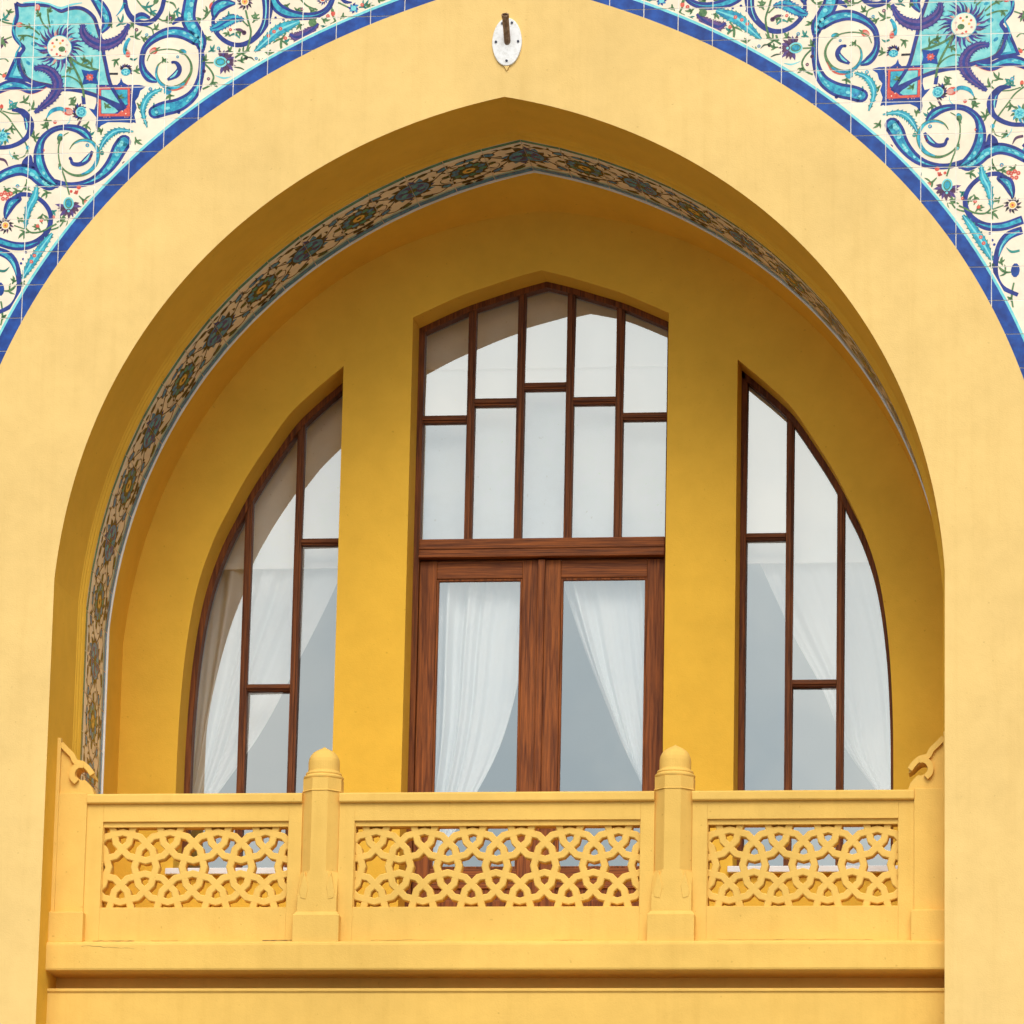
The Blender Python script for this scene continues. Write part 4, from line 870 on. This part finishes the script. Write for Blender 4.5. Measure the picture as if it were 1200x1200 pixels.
# one shared tile body with softened edges
tv = bpy.data.meshes.new('tile'); bm = bmesh.new()
gx, gz, ch = TX - 0.0034, TZ - 0.0034, 0.0008
def rectv(hx, hz, y): return [bm.verts.new((sx * hx / 2, y, sz * hz / 2)) for sx, sz in ((-1, -1), (1, -1), (1, 1), (-1, 1))]
a_, b_, c_ = rectv(gx - 2 * ch, gz - 2 * ch, 0), rectv(gx, gz, ch), rectv(gx, gz, T_TH)
bm.faces.new(a_)
for P_, Q_ in ((a_, b_), (b_, c_)):
    for i in range(4): bm.faces.new((P_[i], P_[(i + 1) % 4], Q_[(i + 1) % 4], Q_[i]))
bmesh.ops.recalc_face_normals(bm, faces=bm.faces); bm.to_mesh(tv); bm.free(); tv.materials.append(G['cream'])
outpoly = OUT
def spandrel(s):
    t = thing('tile_spandrel', 'corner panel of painted floral tiles edged in blue beside the arch top', 'tile panel', (0, 0, 0), 'painted tile spandrels')
    v, f = [], []
    h = [(x, z) for x, z in half_out]
    hin = [(x * 0.985, 10 + (z - 10) * 0.985) for x, z in h]
    n = len(h)
    for x, z in hin: v.append((s * x, Y_T + 0.0016, z))
    for x, z in hin:
        dx, dz = x, z - 10; k = min(PX / max(dx, 1e-6), (PZT - 10) / max(dz, 1e-6)); v.append((s * dx * k, Y_T + 0.0016, 10 + dz * k))
    for i in range(n - 1): f.append((i, i + 1, n + i + 1, n + i))
    # corner triangle
    kc = [i for i in range(n - 1) if abs(v[n + i][0]) > PX - 1e-4 and v[n + i + 1][2] > PZT - 1e-4]
    if kc: v.append((s * PX, Y_T + 0.0016, PZT)); f.append((n + kc[0], n + kc[0] + 1, len(v) - 1))
    fixn(mesh('grout_bed', v, f, M['grout'], t))
    cells = {}
    def inside_all(cx, cz):      # cell wholly inside the arch (hidden by the plaster)
        for ax, az in ((cx - TX / 2, cz - TZ / 2), (cx + TX / 2, cz - TZ / 2), (cx + TX / 2, cz + TZ / 2), (cx - TX / 2, cz + TZ / 2)):
            x, z = abs(ax), az - 10; 
            if z <= 0: continue
            r = math.hypot(x, z); 
            if r > pv(KO, math.atan2(z, x)) - 0.004: return False
        return True
    KZ = int(round((PZT - 10.0) / TZ))
    for kx in range(0, 18):
        for kz in range(0, KZ + 1):
            cx = s * (kx + 0.5) * TX; cz = PZT - (kz + 0.5) * TZ
            if cz - TZ / 2 < 10.0 or inside_all(cx, cz): continue
            cells[(kx, kz)] = (cx, cz, [])
    pieces = [(l, c, [(-s * x, z) for x, z in p]) for l, c, p in POLY] + [(l, c, p) for l, c, p in BOR if s * sum(q[0] for q in p) > 0]
    for l, c, p in pieces:
        xs = [s * q[0] for q in p]; zs = [q[1] for q in p]
        for kx in range(max(0, int(min(xs) / TX)), min(17, int(max(max(xs), 0) / TX)) + 1):
            for kz in range(max(0, int((PZT - max(zs)) / TZ)), int((PZT - min(zs)) / TZ) + 1):
                cell = cells.get((kx, kz))
                if not cell: continue
                cx, cz, lst = cell
                q = clip_rect(p, cx - gx / 2 + ch, cx + gx / 2 - ch, cz - gz / 2 + ch, cz + gz / 2 - ch)
                if len(q) > 2: lst.append((l, c, q))
    for (kx, kz), (cx, cz, lst) in cells.items():
        o = instance(tv, 'tile', (cx, Y_T + random.uniform(-0.0006, 0.0004), cz), t, (R(random.uniform(-.16, .16)), R(random.uniform(-.3, .3)), R(random.uniform(-.16, .16))))
        if not lst: continue
        v, f, mi = [], [], []; used = []
        for l, c, q in lst:
            if c not in used: used.append(c)
            i0 = len(v); v += [(x - cx, -0.00022 * (l + 1), z - cz) for x, z in q]
            area = sum(q[i][0] * q[(i + 1) % len(q)][1] - q[(i + 1) % len(q)][0] * q[i][1] for i in range(len(q)))
            idx = list(range(i0, i0 + len(q))); f.append(tuple(idx if area > 0 else reversed(idx))); mi.append(used.index(c))
        mesh('painted_motif', v, f, [G[c] for c in used], o, False, mi)['kind'] = 'stuff'
for s in (-1, 1): spandrel(s)

# ------------------------------------------------------------------ tile band on the arch soffit
CUR = []
TB0, TB1 = 0.674, 1.325; TBW = TB1 - TB0
SEAT = inset(IN, 0.0535)
arc = legs(SEAT, 8.55)
mid = len(arc) // 2
def walk(side):
    P = [arc[mid - side * i * 1] for i in range(mid + 1)] if side > 0 else [arc[mid + i] for i in range(mid + 1)]
    L = [0.0]
    for i in range(1, len(P)): L.append(L[-1] + math.hypot(P[i][0] - P[i - 1][0], P[i][1] - P[i - 1][1]))
    return P, L
TLEN = 0.2465
def lerp_at(P, L, d):
    for i in range(1, len(L)):
        if L[i] >= d:
            u = (d - L[i - 1]) / (L[i] - L[i - 1]); return (P[i - 1][0] + (P[i][0] - P[i - 1][0]) * u, P[i - 1][1] + (P[i][1] - P[i - 1][1]) * u)
    return P[-1]
def lotus(x, y, r):
    petals(x, y, r * 0.6, r * 1.0, 15, ('ink', 'ink', 'petrol', 'navy'), 3, skew=0.12); disc(x, y, r * 0.74, 'ink', 4, 16); disc(x, y, r * 0.66, 'petrol', 5, 16)
    for k in range(5): 
        a = 1.25 * k; disc(x + r * 0.36 * math.cos(a), y + r * 0.36 * math.sin(a), r * 0.20, 'navy', 6, 8); disc(x + r * 0.36 * math.cos(a + .5), y + r * 0.36 * math.sin(a + .5), r * 0.13, 'turq', 7, 8)
    disc(x, y, r * 0.2, 'olive', 7, 9)
def sunflower(x, y, r):
    petals(x, y, r * 0.6, r * 0.96, 20, ('ink', 'ink', 'olive', 'ink'), 3, skew=0.10); disc(x, y, r * 0.78, 'ink', 4, 18)
    for k in range(11): disc(x + r * 0.56 * math.cos(k * 0.571), y + r * 0.56 * math.sin(k * 0.571), r * 0.16, 'teal' if k % 2 else 'petrol', 5, 8)
    disc(x, y, r * 0.36, 'olive', 6, 12); disc(x, y, r * 0.26, 'yellow', 7, 10); disc(x, y, r * 0.11, 'olive', 8, 8)
def tulip(x, y, a, L, c='petrol'):
    k, s_ = math.cos(a), math.sin(a); pt = lambda u, w: (x + k * u - s_ * w, y + s_ * u + k * w)
    put(3, 'ink', [pt(-L * .1, 0), pt(L * .1, L * .30), pt(L * .55, L * .34), pt(L, L * .16), pt(L * .82, 0), pt(L, -L * .16), pt(L * .55, -L * .34), pt(L * .1, -L * .30)])
    put(4, c, [pt(0, 0), pt(L * .15, L * .2), pt(L * .55, L * .24), pt(L * .78, L * .1), pt(L * .7, 0), pt(L * .78, -L * .1), pt(L * .55, -L * .24), pt(L * .15, -L * .2)])
def inkstem(pts, w=2.2): stroke(pts, w, 'ink', 2, 5)
def band_design():
    # three-tile repeat: u 0..148 along (5 mm units), v 0..130 into the depth
    U = TLEN / 0.005
    for u0 in (0, 3 * U): lotus(u0, 62, 34)
    sunflower(1.5 * U, 64, 32)
    for m_ in (1, -1):
        X = lambda u: u if m_ > 0 else 3 * U - u
        def ti(u, v, a, L, c='petrol'): tulip(X(u), v, a if m_ > 0 else math.pi - a, L, c)
        inkstem([(X(24), 62), (X(36), 48), (X(48), 36), (X(62), 30), (X(84), 27)]); inkstem([(X(24), 68), (X(36), 84), (X(50), 95), (X(66), 98), (X(86), 103)])
        inkstem([(X(2), 92), (X(16), 100), (X(30), 106), (X(44), 96)]); inkstem([(X(4), 34), (X(16), 24), (X(32), 22), (X(44), 34)]); inkstem([(X(44), 62), (X(36), 70), (X(40), 82), (X(50), 84)], 1.2)
        ti(38, 34, -0.5, 19); ti(36, 88, 0.7, 17); ti(8, 102, 0.3, 15, 'olive'); ti(14, 24, -0.2, 13, 'ink'); ti(60, 101, 0.2, 14, 'ink'); ti(62, 29, -0.1, 15, 'petrol'); ti(40, 60, 0.4, 13, 'olive')
        for (u, v, a) in ((20, 100, 1.0), (30, 22, -0.9), (54, 34, 0.9), (48, 96, -0.8), (70, 98, 0.8), (30, 50, -1.2), (33, 78, 1.2), (56, 62, 2.4), (72, 28, -0.8), (50, 74, 2.0), (46, 48, -2.0)):
            a = a if m_ > 0 else math.pi - a
            stroke([(X(u), v), (X(u) + 5 * math.cos(a), v + 5 * math.sin(a)), (X(u) + 10 * math.cos(a + .5), v + 10 * math.sin(a + .5))], [1, 3.4, .4], 'ink', 2, 3)
        ti(64, 112, 0.0, 9, 'ink'); ti(2, 20, 0.1, 9, 'ink'); ti(78, 110, 0.2, 9, 'ink')
CUR = []; band_design(); BD = [(l, c, [(p[0] * 0.005, p[1] * 0.005) for p in poly]) for l, c, poly in CUR]
bt = thing('arch_tile_band', 'curved band of cream and blue floral tiles lining the underside of the pointed arch', 'tile band', (0, 0, 0))
GB = 0.0034
def soft_tile(hx, hy, th, ch):
    me = bpy.data.meshes.new('tile'); bm = bmesh.new()
    def rv(x, y, z): return [bm.verts.new((sx * x / 2, sy * y / 2, z)) for sx, sy in ((-1, -1), (1, -1), (1, 1), (-1, 1))]
    A_, B_, C_ = rv(hx - 2 * ch, hy - 2 * ch, 0), rv(hx, hy, -ch), rv(hx, hy, -th); bm.faces.new(A_)
    for P_, Q_ in ((A_, B_), (B_, C_)):
        for i in range(4): bm.faces.new((P_[i], P_[(i + 1) % 4], Q_[(i + 1) % 4], Q_[i]))
    bmesh.ops.recalc_face_normals(bm, faces=bm.faces); bm.to_mesh(me); bm.free(); me.materials.append(G['cream']); return me
bt_me = soft_tile(TLEN - GB, TBW, 0.009, 0.001)
motif = {}
def motif_mesh(kind):
    if kind in motif: return motif[kind]
    u0 = kind * TLEN; v, f, mi, used = [], [], [], []
    W_ = TLEN - GB - 0.002
    L_ = list(BD) + [(1, 'teal', [(-1, 0.006), (2, 0.006), (2, 0.046), (-1, 0.046)]), (2, 'ink', [(-1, 0.046), (2, 0.046), (2, 0.050), (-1, 0.050)]), (1, 'petrol', [(-1, TBW - 0.075), (2, TBW - 0.075), (2, TBW - 0.012), (-1, TBW - 0.012)]), (2, 'ink', [(-1, TBW - 0.080), (2, TBW - 0.080), (2, TBW - 0.075), (-1, TBW - 0.075)]), (1, 'aqua', [(-1, TBW - 0.100), (2, TBW - 0.100), (2, TBW - 0.086), (-1, TBW - 0.086)]), (1, 'white', [(-1, 0.052), (2, 0.052), (2, 0.085), (-1, 0.085)])]
    for l, c, p in L_:
        q = clip_rect([(x - u0 - TLEN / 2, y - TBW / 2) for x, y in p], -W_ / 2, W_ / 2, -TBW / 2 + 0.002, TBW / 2 - 0.002)
        if len(q) < 3: continue
        if c not in used: used.append(c)
        area = sum(q[i][0] * q[(i + 1) % len(q)][1] - q[(i + 1) % len(q)][0] * q[i][1] for i in range(len(q)))
        i0 = len(v); v += [(x, y, 0.00025 * (l + 1)) for x, y in q]; idx = list(range(i0, i0 + len(q))); f.append(tuple(idx if area > 0 else reversed(idx))); mi.append(used.index(c))
    me = bpy.data.meshes.new('painted_motif'); me.from_pydata(v, [], f)
    for c in used: me.materials.append(G[c])
    me.polygons.foreach_set('material_index', mi); me.update(); motif[kind] = me; return me
for side in (1, -1):
    P, L = walk(side); k = 0
    while (k + 0.9) * TLEN < L[-1]:
        a, b = lerp_at(P, L, k * TLEN), lerp_at(P, L, (k + 1) * TLEN)
        t = Vector((b[0] - a[0], 0, b[1] - a[1])).normalized(); yv = Vector((0, 1, 0))
        # local x along the arch away from the apex, local y into the depth, local z towards the opening
        nz = t.cross(yv); cen = Vector((0, 9.8, 0)); c0 = Vector(((a[0] + b[0]) / 2, (TB0 + TB1) / 2, (a[1] + b[1]) / 2))
        if nz.dot(Vector((0, 0, 10.0)) - Vector((c0.x, 0, c0.z))) < 0: xv, zv = -t, -nz; flip = True
        else: xv, zv = t, nz; flip = False
        mm = Matrix((( xv.x, yv.x, zv.x), (xv.y, yv.y, zv.y), (xv.z, yv.z, zv.z))).to_4x4()
        o = bpy.data.objects.new('tile', bt_me); COL.objects.link(o); o.parent = bt
        o.matrix_world = Matrix.Translation(c0 + zv * random.uniform(-0.0005, 0.0008)) @ mm
        kind = k % 3
        if flip: kind = 2 - kind      # the repeat is symmetrical about its middle tile
        mo = bpy.data.objects.new('painted_motif', motif_mesh(kind)); COL.objects.link(mo); mo.parent = o; mo['kind'] = 'stuff'
        k += 1
